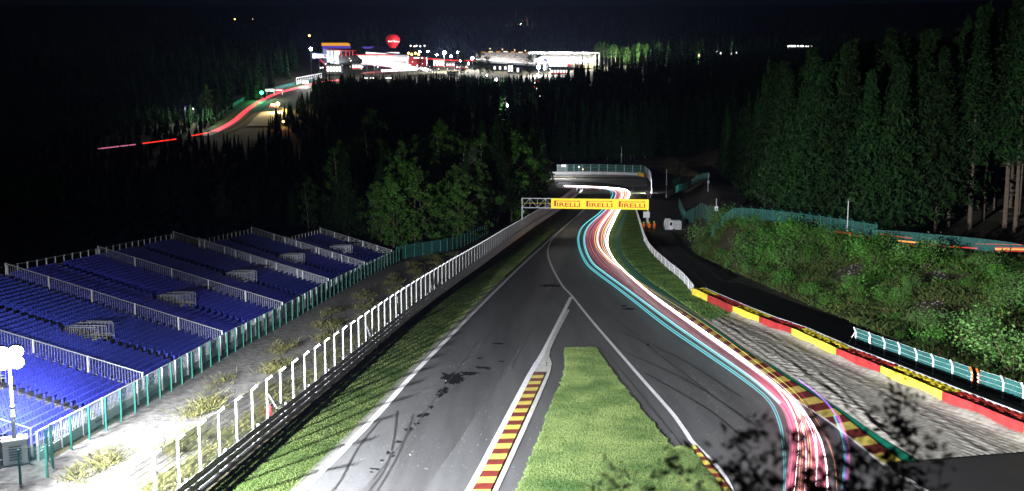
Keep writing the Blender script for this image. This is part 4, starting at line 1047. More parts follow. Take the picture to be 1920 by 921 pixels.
# ------------------------------------------------------------------ long glowing light trails on the track
TR = [(1062, 349.5), (1100, 351), (1140, 352), (1170, 354.5), (1181, 360), (1180, 370), (1172, 380), (1163, 392), (1150, 418), (1141, 438), (1139, 460), (1150, 485), (1170, 508), (1207, 541), (1241, 568), (1302, 612), (1390, 675), (1460, 725), (1508, 772), (1535, 815), (1548, 860), (1552, 920), (1553, 990)]
TL = [(1056, 347.8), (1085, 348.6), (1115, 351), (1138, 355), (1148, 361), (1145, 372), (1136, 385), (1122, 400), (1094, 422), (1084, 442), (1086, 466), (1099, 494), (1120, 513), (1150, 535), (1185, 562), (1245, 609), (1325, 664), (1390, 709), (1437, 747), (1458, 785), (1467, 830), (1470, 880), (1468, 960)]
TRg, TLg = [at(*p, .55) for p in TR], [at(*p, .55) for p in TL]
def trail(wf, h, r, m, label, group, i0=0, i1=23, wob=0.):
    s0 = rnd(0, 50); pts = []
    for i in range(i0, i1):
        w_ = wf(i / 22.) + wob * mnoise.noise((i * .35, s0, 0)); p = TLg[i].lerp(TRg[i], w_); pts.append(Vector((p.x, p.y, G(p.x, p.y) + h)))
    P = spline(pts, 1.2); k = len(P)
    tp = []
    for a in range(len(pts) - 1):
        n_ = max(2, int((pts[a+1] - pts[a]).length / 1.2)); tp += [(i0 + a + q / n_) / 22. for q in range(n_)]
    tp.append((i0 + len(pts) - 1) / 22.)
    rr = [(r(tp[j]) if callable(r) else r) * (1 + max(0, p.y - 70) / 300.) for j, p in enumerate(P)]
    streak(P, rr, m, label, group)
def ramp(*kv):
    xs, ys = [k for k, _ in kv], [v for _, v in kv]; return lambda t: float(np.interp(t, xs, ys))
cy_ = 'cyan light trails along the left side of the bundle'
for off, h, lab in ((0, .5, 'outermost cyan light trail, sweeping widest through the bend'), (.035, .58, 'cyan light trail running close inside the outermost cyan one')):
    trail(ramp((0, .0 + off), (.45, off), (.7, off * 1.8), (1, off)), h, ramp((0, .05), (.45, .045), (.6, .04), (.77, .04), (.8, .03), (1, .026)), 'trail_cyan', lab, cy_)
for off, h, lab in ((.17, .5, 'left one of the inner pair of cyan light trails'), (.205, .58, 'right one of the inner pair of cyan light trails')):
    trail(ramp((0, off), (.5, off + .02), (.6, off + .14), (.72, off + .22), (1, off + .1)), h, ramp((0, .045), (.5, .045), (.6, .042), (1, .042)), 'trail_cyan' if off < .2 else 'trail_ice', lab, cy_, 0, 19)
for i in range(13):
    w_ = .14 + .86 * i / 12
    trail(ramp((0, w_), (.42, .25 + .6 * i / 12), (.56, .52 + .46 * i / 12), (.74, .6 + .4 * i / 12), (1, .02 + .96 * i / 12)), rnd(.35, .8), ramp((0, .07), (.25, .07), (.45, .035 if i % 2 else .012), (.56, .007), (.74, .007), (.85, .1), (1, .1)), 'trail_red' if i % 3 else 'trail_pink', 'thin red light trail within the wide red wash of the light bundle', 'red light trails in the bundle', wob=.03)
for i, (w0, w1, w2) in enumerate(((.4, .66, .45), (.35, .58, .3), (.5, .62, .35), (.56, .7, .42), (.63, .8, .5), (.7, .86, .55), (.78, .92, .7))):
    trail(ramp((0, w0), (.45, w1), (.55, .97), (.76, 1.0), (.85, w2 + .2), (1, w2)), rnd(.5, .75), ramp((0, .05), (.35, .04), (.47, .022), (.56, .006), (.76, .006), (.86, .02), (1, .022)), ('trail_white', 'trail_yellow', 'trail_yellow')[i % 3], 'thin yellow white headlight trail in the middle of the bundle', 'headlight trails in the bundle', 0, 23, .05)
for i, (w0, w1, w2) in enumerate(((.93, 1.02, 1.0), (.97, 1.0, .9), (.86, .98, .6))):
    trail(ramp((0, w0), (.5, w1), (.74, 1.04), (.8, w2), (1, w2 - .2 * i)), (.5 + .1*i), (.02 if i == 0 else .006), 'trail_glare', 'white headlight trail hugging the kerb on the right of the bundle', 'white light trails beside the kerb', 0, 23, .01)
for i, (w0, lab) in enumerate(((1.28, 'faint pink light trail running over the kerb stones'), (1.5, 'faint yellow light trail on the outer half of the kerb'), (1.75, 'faint red light trail along the gravel edge of the kerb'))):
    trail(ramp((0, .9), (.55, 1.0), (.66, w0), (.74, w0 * .95), (.84, 1.1 + .05 * i), (.93, 1.2), (1, 1.2)), .55, .011, ('trail_pink', 'trail_yellow', 'trail_red')[i], lab, 'faint light trails over the kerb', 10, 23)
pv = [(1498, 712), (1540, 745), (1568, 780), (1582, 815), (1588, 850), (1586, 890), (1578, 960)]
for k, (m, lab) in enumerate((('trail_violet', 'violet light trail right of the bundle, crossing the kerb'), ('trail_cyan', 'pale blue light trail beside the violet one, right of the bundle'), ('trail_pink', 'pink light trail beside the violet one, right of the bundle'))):
    streak(spline([at(u + (0, -4, 4)[k], v, .5) for u, v in pv[(0, 2, 2)[k]:]], 1.), .05, m, lab, 'violet light trails right of the bundle')

# ------------------------------------------------------------------ trees
def leafcards(P, n, size, spread, droop=.0, asp=.5):
    N = len(P) * n; P = np.repeat(P, n, 0) + RNG.normal(0, 1, (N, 3)) * np.asarray(spread)
    a = RNG.random(N) * 6.283; e = RNG.normal(-droop, .5, N)
    d = np.stack([np.cos(a)*np.cos(e), np.sin(a)*np.cos(e), np.sin(e)], -1)
    b = np.cross(d, RNG.normal(0, 1, (N, 3))); b /= np.linalg.norm(b, axis=1)[:, None] + 1e-9
    s = size * (.6 + .8 * RNG.random(N))[:, None]
    V = np.stack([P - d*s*.5, P + b*s*asp*.5, P + d*s*.5, P - b*s*asp*.5], 1)
    return V.reshape(-1, 3)
def spruce_mesh(Ht, base, rad, whorl, nb, cards, size):
    L = []
    z = base
    while z < Ht - .3:
        f = (z - base) / (Ht - base); r = rad * ((1 - f) ** 1.05) * (.75 + .4 * random.random()) * min(1, .45 + f * 5) + .15
        a0 = rnd(0, 6)
        for k in range(nb):
            if random.random() < .08: continue
            a = a0 + 6.283 * k / nb + rnd(-.25, .25); rr = r * rnd(.7, 1.15); m = max(2, int(cards * rr / rad + 1))
            t = (np.arange(m) + .6) / m
            x, y, zz = np.cos(a)*rr*t, np.sin(a)*rr*t, z + rr * (.12*t - .42*t**2) + rnd(-.1, .1)
            L.append(np.stack([x, y, zz], -1))
        z += whorl * (1.1 - .5*f)
    L.append(np.array([[0, 0, Ht - .2*i] for i in range(5)]))
    P = np.concatenate(L)
    V = leafcards(P, 3, size * 1.15, (.13*size/.5, .13*size/.5, .12*size/.5), .6, .3)
    return npmesh('spruce_crown', V, np.arange(len(V)).reshape(-1, 4), 'spruce')
def trunk_mesh(Ht, r, limbs=0, zl=2., ll=2., m='bark', stubs=0, lean=0.):
    b = MB(); b.tube([(lean * (i/6)**2 + .05*math.sin(i*2.), .04*math.cos(i*3.), Ht*i/6 - .3) for i in range(7)], [r * (1 - .14*i) for i in range(7)], 7)
    for i in range(limbs):
        a = i * 2.4 + rnd(-.3, .3); z = zl + (Ht - zl) * .75 * i / max(1, limbs); k = ll * (1 - .5 * i / limbs)
        b.tube([(0, 0, z), (k*.5*math.cos(a), k*.5*math.sin(a), z + k*.45), (k*math.cos(a), k*math.sin(a), z + k*.8)], [r*.4, r*.25, r*.08], 5)
    for i in range(stubs):
        a = rnd(0, 6.3); z = rnd(1.5, Ht*.35); k = rnd(.4, 1.3); b.tube([(0, 0, z), (k*math.cos(a), k*math.sin(a), z - .15*k)], [.03, .012], 4)
    me = bpy.data.meshes.new('trunk'); me.from_pydata(b.v, [], b.f); me.materials.append(M[m]); return me
def broad_mesh(Ht, base, rad, n, cards, size, m='broadleaf'):
    P = []
    for q in range(22):
        f = (q + random.random()) / 22; z = base + (Ht - base) * f; env = rad * math.sin(math.pi * min(1, (f*.8 + .17))) ** .8 * rnd(.55, 1.15)
        a = q * 2.4 + rnd(-.5, .5); r = env * rnd(.35, 1); c = rnd(.18, .36) * rad
        for i in range(n // 22): P.append((r*math.cos(a) + random.gauss(0, c*.6), r*math.sin(a) + random.gauss(0, c*.6), z + random.gauss(0, c*.5)))
    V = leafcards(np.array(P), cards, size, (rad*.07, rad*.07, rad*.06), .2, .5)
    return npmesh('broadleaf_crown', V, np.arange(len(V)).reshape(-1, 4), m)
def proto_tree(name, crown, trunk, cat='tree'):
    t = bpy.data.objects.new(name, None); C.objects.link(t); t['category'] = cat
    link('trunk', trunk, t); link('crown', crown, t); return t
USED = set()
def put(pt, loc, s, label, group):
    rz = rnd(0, 6.28)
    if pt.name not in USED:
        USED.add(pt.name); o = pt; o.location = loc; o.rotation_euler[2] = rz; o.scale = (s,)*3
    else: o = dup(pt, loc, rz, (s*rnd(.92, 1.08), s*rnd(.92, 1.08), s))
    o['label'] = label; o['group'] = group; return o
SP = [proto_tree('spruce_tree', spruce_mesh(24, b0, r * 1.65, .6, 11, 10, .75), trunk_mesh(24, .24, stubs=st)) for b0, r, st in ((2, 3.6, 0), (4, 3.2, 10), (1.5, 3.9, 0), (3, 3.4, 6))]
SPH = [proto_tree('spruce_tree', spruce_mesh(27, 8.5, 3.4, .6, 9, 7, .62), trunk_mesh(27, .27, stubs=26)) for _ in range(2)]
BR = [proto_tree('broadleaf_tree', broad_mesh(11, 1.2, 3.4, 130, 26, .42), trunk_mesh(9.5, .16, 7, 1.8, 3)) for _ in range(2)]
PALE = [proto_tree('broadleaf_tree', broad_mesh(9, .6, 2.6, 110, 24, .4, 'pale_leaf'), trunk_mesh(8, .12, 6, 1.2, 2.2))]
BIR = [proto_tree('birch_tree', broad_mesh(17, 5, 2.9, 120, 22, .4), trunk_mesh(16, .13, 6, 5, 2.4, 'bark_pale', lean=-1.))]
def inside(x, y, m=.02): return abs(x) < (.533 + m) * y * 1.03
placed = []
def ok(x, y, dmin):
    for a, c in placed:
        if (a - x) ** 2 + (c - y) ** 2 < dmin * dmin: return False
    placed.append((x, y)); return True
# right forest: bare-trunked spruces first, then the dense edge, then the hill
RF = 'spruces of the forest beyond the bank'
for i, (u, d, s) in enumerate(((1822, 118, 1.), (1846, 122, .95), (1888, 116, 1.08), (1908, 113, 1.), (1916, 122, .9), (1868, 128, .97), (1940, 112, 1.05), (1798, 126, .95), (1836, 131, 1.02), (1896, 128, 1.), (1960, 120, 1.))):
    x = (u - CX) / F * d; placed.append((x, d))
    put(SPH[i % 2], gp(x, d), s, 'tall spruce with a bare pale trunk at the right edge of the forest', 'bare trunked spruces at the right edge')
for u, d, k, s, lab in ((1695, 133, 'b', .95, 'slender birch with a white trunk in front of the dark spruces'), (1600, 138, 'p', 1.0, 'pale leaved tree in front of the spruces, right of the thin crest pole'), (1520, 142, 'p', .85, 'pale leaved tree at the forest edge left of the thin crest pole'), (1445, 149, 'p', .9, 'pale grey green tree at the left end of the forest edge'), (1725, 128, 'p', .8, 'pale leaved tree right of the white trunked birch'), (1760, 130, 'r', 1.1, 'broad green tree between the birch and the bare trunks')):
    x = (u - CX) / F * d; placed.append((x, d))
    put(dict(b=BIR, p=PALE, r=BR)[k][0], gp(x, d), s, lab, 'broadleaf trees at the forest edge')
cand = []
for _ in range(16000):
    y = rnd(118, 440); u = rnd(1335, 2000) ; x = (u - CX) / F * y
    edge = float(np.interp(y, BY, BX) + np.interp(y, WY, WW))
    if x < edge + (9.5 if y < 140 else 8): continue
    if y > 150 and x < .212 * y + (0 if y < 330 else (y - 330) * .05): continue
    if y < 150 and u > 1800 and y < 133: continue
    cand.append((x, y))
cand.sort(key=lambda c: c[1]); nR = 0; far_sp = []
for x, y in cand:
    if not ok(x, y, 3.0 if y < 200 else 4.2): continue
    if nR < 190:
        nR += 1; k = SP[nR % 4]
        put(k, gp(x, y, -.1), rnd(.84, 1.08) * (1 if y < 170 else 1.05), 'dark spruce in the dense forest edge above the bank' if y < 165 else 'dark spruce deep in the forest on the right hillside', RF if y < 165 else 'spruces deep in the right forest')
    else: far_sp.append((x, y, rnd(.8, 1.1)))
# trees behind the far bend
nB = 0
for _ in range(900):
    u = rnd(1035, 1345); y = rnd(505, 560); x = (u - CX) / F * y
    if u > 1190 and y < 505 + (u - 1190) * .25: continue
    if not ok(x, y, 5.2): continue
    nB += 1
    if nB < 46: put(SP[nB % 4], gp(x, y, -.2), rnd(1.0, 1.35), 'spruce in the dim wall of forest behind the far bend', 'spruces behind the far bend')
    else: far_sp.append((x, y, rnd(1., 1.3)))
# left wood: the lit front row beside the track, then the trees behind
for i in range(330):
    y = rnd(185, 385); x = fx(min(y, 252)) - (6 if y < 252 else 7 + (y - 252) * .045) - abs(random.gauss(0, 7)) - (y > 300) * 3
    if CX + F * x / y > 1042 or not ok(x, y, 3.8): continue
    k = (BR + PALE + BIR + SP[:2])[i % 6]; sc_ = rnd(1.35, 1.9) if k.name.startswith('broad') else (rnd(.95, 1.25) if k.name.startswith('birch') else rnd(.7, .95))
    put(k, gp(x, y, -.1), sc_, 'green tree in the front row of the wood left of the debris fence', 'front row of the wood beside the far bend')
nL = 0; cand = []
for _ in range(9000):
    y = rnd(138, 430); x = rnd(-.56 * y, fx(min(y, 250)) + (max(0, y - 250)) * .06)
    if x > fx(min(y, 252)) - 7 + (0 if y < 252 else (y - 252) * .045): continue
    if y < 150 and x > -14: continue
    cand.append((x, y))
cand.sort(key=lambda c: c[1])
for x, y in cand:
    if not ok(x, y, 4.2 if y < 230 else 5.5): continue
    u = CX + F * x / y
    s = 1. if u > 620 else .62
    if nL < 112 and u > 330:
        nL += 1
        if y < 340 and u > 680 and random.random() < .75 or random.random() < .25:
            k = (BR + PALE + BR + BIR)[nL % 6]; put(k, gp(x, y, -.1), rnd(.75, 1.1) * (1. if y < 190 else 1.55) * s, 'green broadleaf tree in the wood left of the track', 'broadleaf trees of the left wood')
        else: put(SP[nL % 4], gp(x, y, -.1), rnd(.5, .68) * (1. if y < 210 else 1.2) * s, 'dark spruce in the wood left of the track', 'spruces of the left wood')
    else: far_sp.append((x, y, rnd(.5, .75) * s))
# the far-off woods: one mass
for _ in range(5200):
    y = rnd(430, 860); u = rnd(-250, 2150); x = (u - CX) / F * y
    uc = float(np.interp(y, [640, 720, 760, 800, 850, 900, 960], [420, 430, 455, 475, 495, 525, 575]))
    if y > 610 and uc - 45 < u < uc + (75 if y < 860 else 22): continue
    if 1030 < u < 1350 and y < 520: continue
    if u < 620 and y < 700: 
        if random.random() < .5: continue
        far_sp.append((x, y, rnd(.42, .6))); continue
    far_sp.append((x, y, (rnd(.62, 1.0) * (1 if y < 690 else .62)) if u < 1060 else rnd(.75, 1.1)))
for _ in range(700):
    y = rnd(720, 960); u = rnd(588, 1065); x = (u - CX) / F * y; zt = atY(u, rnd(137, 152) + (6 if y < 800 else 0), y).z; s_ = (zt - G(x, y)) / 24
    if .2 < s_ < 1.1: far_sp.append((x, y, s_))
for _ in range(2600):
    y = rnd(1150, 2500); u = rnd(-100, 2050); x = (u - CX) / F * y; far_sp.append((x, y, rnd(.8, 1.2)))
for _ in range(900):
    y = rnd(860, 1150); u = rnd(1180, 2050) if random.random() < .5 else rnd(-100, min(572, 490 + (y - 860) * .4)); x = (u - CX) / F * y; far_sp.append((x, y, rnd(.8, 1.2)))
def low_spruce():
    V = []; 
    for k in range(46):
        f = k / 46; z = 1.5 + 22 * f; r = 3.8 * (1 - f) ** .9 + .15
        for j in range(3):
            a = rnd(0, 6.28); rr = r * rnd(.7, 1.1); c, s_ = math.cos(a), math.sin(a); w_ = rr * .55 + .1
            V += [(0, 0, z + .9), (c*rr*.6 - s_*w_, s_*rr*.6 + c*w_, z), (c*rr, s_*rr, z - rr*.35), (c*rr*.6 + s_*w_, s_*rr*.6 - c*w_, z)]
    return np.array(V, float)
LOW = [low_spruce() for _ in range(3)]; VV = []
for i, (x, y, s) in enumerate(far_sp):
    a = rnd(0, 6.28); c, s_ = math.cos(a), math.sin(a); v = LOW[i % 3] * s
    VV.append(np.stack([v[:, 0]*c - v[:, 1]*s_ + x, v[:, 0]*s_ + v[:, 1]*c + y, v[:, 2] * rnd(.9, 1.15) + G(x, y) - .3], -1))
VV = np.concatenate(VV)
tag(link('forest', npmesh('forest', VV, np.arange(len(VV)).reshape(-1, 4), 'spruce')), 'far-off black spruce forest covering the hills', 'forest', kind='stuff')

# bushes on the bank
def bush_mesh(m):
    P = [(rnd(-.7, .7), rnd(-.7, .7), rnd(.1, 1.1)) for _ in range(26)]
    V = leafcards(np.array(P), 34, .12, (.24, .24, .2), .05, .55); V = V[np.repeat(V.reshape(-1, 4, 3)[:, :, 2].min(1) > -.1, 4)]
    return npmesh('leaves', V, np.arange(len(V)).reshape(-1, 4), m)
def stem_mesh():
    b = MB()
    for i in range(5): a = i*1.26; b.tube([(0, 0, -.1), (.3*math.cos(a), .3*math.sin(a), .5), (.55*math.cos(a), .55*math.sin(a), .95)], [.03, .02, .01], 4)
    me = bpy.data.meshes.new('stems'); me.from_pydata(b.v, [], b.f); me.materials.append(M['bark']); return me
BU = []
for m in ('bush', 'bush', 'bush_pale'):
    t = bpy.data.objects.new('bush', None); C.objects.link(t); t['category'] = 'bush'; link('stems', stem_mesh(), t); link('leaves', bush_mesh(m), t); BU.append(t)
nb = 0
for _ in range(900):
    if nb >= 120: break
    y = rnd(50, 140); wv = float(np.interp(y, WY, WW)); s = random.random(); x = float(np.interp(y, BY, BX)) + .8 + s * wv
    if (math.sin(x*.55 + 1.2) * math.sin(y*.33 + .6) > .4) and .15 < s < .65: continue
    if s > .93 and y < 116 or s < .4 and random.random() < .7: continue
    if not inside(x, y, .03) or not ok(x, y, 1.6): continue
    nb += 1; low = s > .8
    put(BU[nb % 3], gp(x, y), rnd(.5, 1.7) * (.5 if low else 1) * (1.25 if y > 100 else 1), 'bright pale green bush on the bank' if nb % 3 == 2 else 'dense green bush on the bank behind the tyre wall', 'pale bushes on the bank' if nb % 3 == 2 else 'green bushes on the bank')
for u, v, s, lab in ((1845, 652, 2.0, 'tallest young bright green bush low on the bank near the right edge'), (1900, 690, 2.4, 'big bright bush at the foot of the bank cut by the right edge'), (1310, 440, 2.2, 'big pale dry bush at the top left end of the bank by the fence corner')):
    p = at(u, v + 14); put(BU[2], p, s, lab, 'large single bushes on the bank')

# foreground saplings whose tops reach into the bottom of the picture
def sapling(x, y, ztop, rad, n, label):
    g0 = gp(x, y); t = thing('sapling', g0, label, 'tree', 'dark leafy saplings close to the viewer')
    b = MB(); hgt = ztop - g0.z
    b.tube([(x, y, g0.z - .2), (x + .1, y, g0.z + hgt*.5), (x - .03, y + .05, g0.z + hgt*.85), (x + rnd(-.12, .12), y, ztop)], [.06, .03, .008, .002], 6)
    P = []
    for i in range(n):
        f = i / n; z = ztop - hgt * .22 * f - .02; a = i * 2.4 + rnd(-.4, .4); k = rad * (.25 + .85 * f) * rnd(.7, 1.15)
        tip = Vector((x + k*math.cos(a), y + k*.7*math.sin(a), z + k*rnd(.25, .6))); o_ = Vector((x, y, z))
        b.tube([o_, o_.lerp(tip, .5) + Vector((0, 0, -.02)), tip], [.007, .005, .002], 4, False)
        for q in range(9): P.append(tuple(o_.lerp(tip, .15 + .95 * q / 8) + Vector((rnd(-.05, .05), rnd(-.05, .05), rnd(-.06, .04)))))
    b.build('trunk', 'near_leaf', t)
    V = leafcards(np.array(P), 5, .062, (.05, .05, .045), .25, .42) - np.array(g0)
    link('leaves', npmesh('leaves', V, np.arange(len(V)).reshape(-1, 4), 'near_leaf'), t)
for u, v, Y, rad, n, lab in ((1250, 868, 5.2, .28, 10, 'dark sapling top over the grass island at the bottom edge'), (1145, 900, 5.6, .18, 6, 'small dark sapling top over the left of the grass island'), (1400, 800, 5.6, .32, 14, 'dark leafy sapling top just left of the red light trails'), (1510, 800, 5.0, .34, 17, 'dark sapling with leaves in front of the red light trails'),
                            (1600, 840, 5.4, .28, 13, 'dark leafy sapling top between the light trails and the kerb end'), (1690, 735, 6.0, .3, 18, 'tallest dark sapling over the kerb end and gravel corner'), (1450, 858, 4.6, .26, 13, 'low dark sapling top at the bottom edge left of the trails'), (1560, 872, 4.4, .3, 16, 'low dark leafy sapling at the bottom edge below the light trails'), (1350, 885, 4.8, .26, 12, 'dark sapling at the bottom edge over the short kerb of the grass island'), (1650, 880, 4.6, .28, 14, 'low dark sapling at the bottom edge below the kerb end'), (1740, 850, 5.0, .2, 9, 'low dark sapling at the bottom right by the grey run-off')):
    p = atY(u, v, Y); n = int(n * 1.5); sapling(p.x, p.y, p.z, rad, n, lab)

# ------------------------------------------------------------------ the distant circuit: track, paddock, grandstands
def far_road(pts, w, m, h):
    P = spline([at(*p) for p in pts], 8); return P, strip('far_track', P, w, m, h)
frP = [(380, 256), (410, 245), (440, 228), (462, 209), (490, 190), (520, 177), (560, 166), (600, 156), (640, 152)]
FP, _ = far_road(frP, 11, 'asphalt', .25)
for o_, m, h in ((8.5, 'turf', .15), (-10.5, 'green_paint', .2)):
    strip('far_verge', FP, 6, m if m == 'turf' else 'ground_soil', h, off=o_)
drape('far_runoff', px((462, 238), (478, 222), (497, 206), (515, 199), (530, 204), (540, 218), (530, 237)), 'gravel_pale', .5)
for k, (dx, m, r, lab) in enumerate(((-2.2, 'tail_red', .5, 'red light trail climbing the distant track on the left, left lane'), (-.8, 'trail_red', .7, 'broad rose light trail in the middle of the distant track on the left'), (.6, 'trail_red', .7, 'broad rose light trail right of the middle of the distant track'), (1.9, 'tail_red', .45, 'red light trail on the right lane of the distant track'))):
    pts = []
    for i, p in enumerate(FP[3:]):
        d = (FP[min(i+4, len(FP)-1)] - FP[i+2]).normalized(); n = Vector((-d.y, d.x, 0)); q = p + n*dx; pts.append(Vector((q.x, q.y, G(q.x, q.y) + .9)))
    streak(pts, r, m, lab, 'red light trails on the distant track')
for a, c, m, lab in (((360, 254.5), (392, 248.5), 'tail_red', 'red light streak between the trees at the foot of the distant track'), ((268, 269), (330, 261), 'tail_red', 'thin broken red light streak on the dark far left'), ((185, 279), (254, 271), 'trail_pink', 'pinkish light streak at the dark far left end')):
    A_, B_ = atY(*a, 470), atY(*c, 520); streak([A_, A_.lerp(B_, .5), B_], .28, m, lab, 'light streaks between the dark trees on the left')
def wallfence(pts, hgt, m, name, label, cat, thick=.3):
    P = spline([at(*p) for p in pts], 6); t = thing(name, P[0], label, cat); b = MB()
    for a, c in zip(P, P[1:]): b.frame(a, (c - a).normalized(), Vector((1, 0, 0)), up, (c - a).length, thick, hgt)
    b.build('panel', m, t); b = MB()
    for a in P[::2]: b.bar(a + Vector((-.3, -.2, 0)), a + Vector((-.3, -.2, hgt + .3)), .22)
    b.build('posts', 'steel', t); return t
wallfence(((388, 240), (408, 224), (430, 205), (460, 188), (500, 174), (540, 163), (590, 153)), 3., 'teal_mesh', 'debris_fence', 'distant teal fence along the left of the climbing track', 'fence')
wallfence(((352, 215), (372, 211)), 3.2, 'wall_pale', 'white_wall', 'short white lit wall on the dark slope left of the distant tree', 'wall')
wallfence(((527, 207), (538, 213), (541, 222), (536, 230)), 2.6, 'belt_yellow', 'tyre_wall', 'curved yellow tyre wall at the right of the distant gravel run-off', 'tyre wall', 1.)
def building(name, loc, label, cat='building', group=None): return thing(name, loc, label, cat, group)
def block(t, nm, m, u0, v0, u1, v1, D, depth):        # box filling a bearing/height window at depth D
    a = atY(u0, v1, D); c = atY(u1, v0, D); b = MB(); b.frame(a, (1, 0, 0), (0, 1, 0), (0, 0, 1), c.x - a.x, depth, c.z - a.z); return b.build(nm, m, t)
def lamp(u, v, D, m, r, label, group='lamps of the distant circuit', foot=None, watt=0, col=(1, 1, 1)):
    c = atY(u, v, D); g0 = gp(c.x, D); g0.z = min(g0.z, c.z - 2); t = thing('lamp_post', g0, label, 'lamp', group)
    b = MB(); b.bar(g0, c, .18); b.build('pole', 'dark_steel', t); b = MB(); b.lathe(c - up*r, [(r*.3, 0), (r, r*.5), (r, r*1.5), (r*.3, r*2)], 10); b.build('lamp_head', m, t)
    if watt: point('lamp_light', c + Vector((0, -r*1.5, 0)), watt, r, col)
WH = 'lamp_white_face'
lamp(583, 92, 1000, WH, 1.4, 'brilliant blue white lamp left of the purple roofed stand', watt=50000, col=(.85, .92, 1))
lamp(833, 99.5, 1060, WH, 1.7, 'brightest star-like lamp right of the red balloon', watt=400000)
lamp(846, 106, 1060, WH, 1.1, 'smaller white lamp just right of the brightest lamp')
lamp(886, 109.5, 1090, WH, 1.4, 'white lamp at the left end of the curved open grandstand', watt=150000)
lamp(1010, 126, 1000, WH, 1.8, 'white lamp in front of the covered grandstand', watt=300000)
lamp(930, 150, 830, WH, 1.2, 'white lamp among the dark trees below the white buildings', watt=60000)
lamp(950, 198, 640, WH, .8, 'lowest white lamp in the dark forest', watt=20000)
lamp(913, 141, 860, WH, .5, 'small lamp left of the bright lamp in the trees')
lamp(1008, 140, 900, WH, .7, 'small lamp under the white lamp of the covered grandstand')
lamp(490.5, 174, 870, 'lamp_green', 1.5, 'green signal light beside the distant track', watt=25000, col=(.05, 1, .4))
lamp(521, 195, 800, 'lamp_amber', 1.5, 'amber flashing light at the distant run-off', watt=60000, col=(1, .7, .3))
lamp(531, 228, 720, 'lamp_amber', .8, 'small amber light at the curved yellow tyre wall', watt=8000, col=(1, .5, .15))
lamp(362, 204, 760, 'lit_white', .6, 'left small pole lamp by the white wall on the dark slope'); lamp(347, 200, 760, 'lit_purple', .5, 'far left bluish pole lamp on the dark slope', watt=20000)
for i, u in enumerate((766, 772, 779, 785)): lamp(u, 100 + i % 2 * 2, 1030, 'lamp_amber', 1.1, 'amber lamp in the row above the red hospitality block', 'amber lamps above the red block')
for i, u in enumerate((770, 777, 781, 788, 796)): lamp(u, 86 + i % 2, 1150, 'lit_white', .9, 'small white light high on the hill right of the balloon', 'small lights right of the balloon')
for i, (u, v) in enumerate(((802, 97), (819, 103), (858, 98), (787, 96.5), (864, 114), (878, 119))): lamp(u, v, 1080, WH, .9, 'small white floodlight in the paddock', 'small paddock floodlights')
for i, u in enumerate((919, 942, 965, 985)): lamp(u, 91.5 + i * 1.2, 1130, 'lit_warm', .8, 'small curved lamp post on top of the open grandstand', 'lamp posts on top of the open grandstand')
for i in range(14): lamp(972 + i * 6.8 + rnd(-3, 3), 47 + rnd(-3, 2) - (8 if i == 2 else 0), 2350, ('lit_white', 'lit_white', 'tail_red')[i % 3], 1.3, 'tiny village light on the far dark hillside', 'village lights on the far hillside')
lamp(978, 46, 2340, WH, 2.2, 'brightest village light on the far hillside', watt=400000, col=(.9, 1, .6))
lamp(440, 36, 2100, 'lamp_amber', 1.2, 'lone orange light on the far left hillside'); lamp(474, 36, 2100, 'lit_warm', .9, 'faint light right of the lone orange one on the hillside'); lamp(580, 67, 1300, 'lamp_amber', 1.2, 'orange light above the blue white lamp')
for i, (u, v) in enumerate(((1312, 104), (1345, 98), (1352, 100), (1360, 95), (1372, 101), (1382, 99))): lamp(u, v, 1000, 'lit_warm' if i == 0 else 'lit_white', 1. if i else 1.6, 'small lit spot above the dark forest on the right', 'lit spots above the dark forest on the right', watt=15000 if i in (0, 3) else 0)
for i in range(9): lamp(1002 + rnd(-3, 24), 152 + i * 3.5, 720, ('lit_white', 'tail_red')[i % 3 == 0], .35, 'tiny light between the trees below the covered grandstand', 'tiny lights between the trees')
mat('far_seats', (.3, .3, .32), .8, .75, .35, col2=(.6, .58, .56))
# left stand with the orange topped purple roof
D = 1010
t = building('grandstand', at(625, 118), 'distant grandstand with a flat orange and purple lit roof', 'grandstand')
block(t, 'roof', 'lit_orange', 603, 80.5, 652, 86, D, 14); block(t, 'fascia', 'lit_purple', 604, 86.2, 654, 92, D - 1, 12); block(t, 'wall', 'roof_navy', 606, 92.2, 650, 118, D, 10)
t = building('grandstand', at(650, 120), 'distant grandstand with a dark red roof and steel tower at its left side', 'grandstand')
b = MB(); z = lambda u, v, d: atY(u, v, d)
b.add([z(613, 93, D-30), z(668, 95, D-30), z(665, 91, D), z(616, 91, D), z(613, 94, D-30), z(668, 96, D-30), z(665, 92, D), z(616, 92, D)], [(0, 1, 2, 3), (7, 6, 5, 4), (0, 4, 5, 1), (1, 5, 6, 2), (2, 6, 7, 3), (3, 7, 4, 0)]); b.build('roof', 'roof_red', t)
for u in (613, 620, 627, 633): block(t, 'stair_tower', 'wall_pale' if u % 2 else 'steel', u, 95, u + 4.5, 121 - (633 - u) * .2, D - 28, 3)
b = MB(); b.add([z(634, 98, D-20), z(660, 97, D-20), z(680, 112, D-50), z(636, 119, D-50), z(634, 121, D-20), z(660, 121, D-20), z(680, 118, D-50), z(636, 121, D-50)], [(0, 1, 2, 3), (7, 6, 5, 4), (0, 4, 5, 1), (1, 5, 6, 2), (2, 6, 7, 3), (3, 7, 4, 0)]); b.build('seating', 'deck', t)
for u in (640, 648, 655, 661): block(t, 'column', 'wall_red', u, 95, u + .9, 112, D - 35, .5)
t = building('pit_building', at(720, 118), 'long pit building with a grey blue roof and glaring white front', 'building')
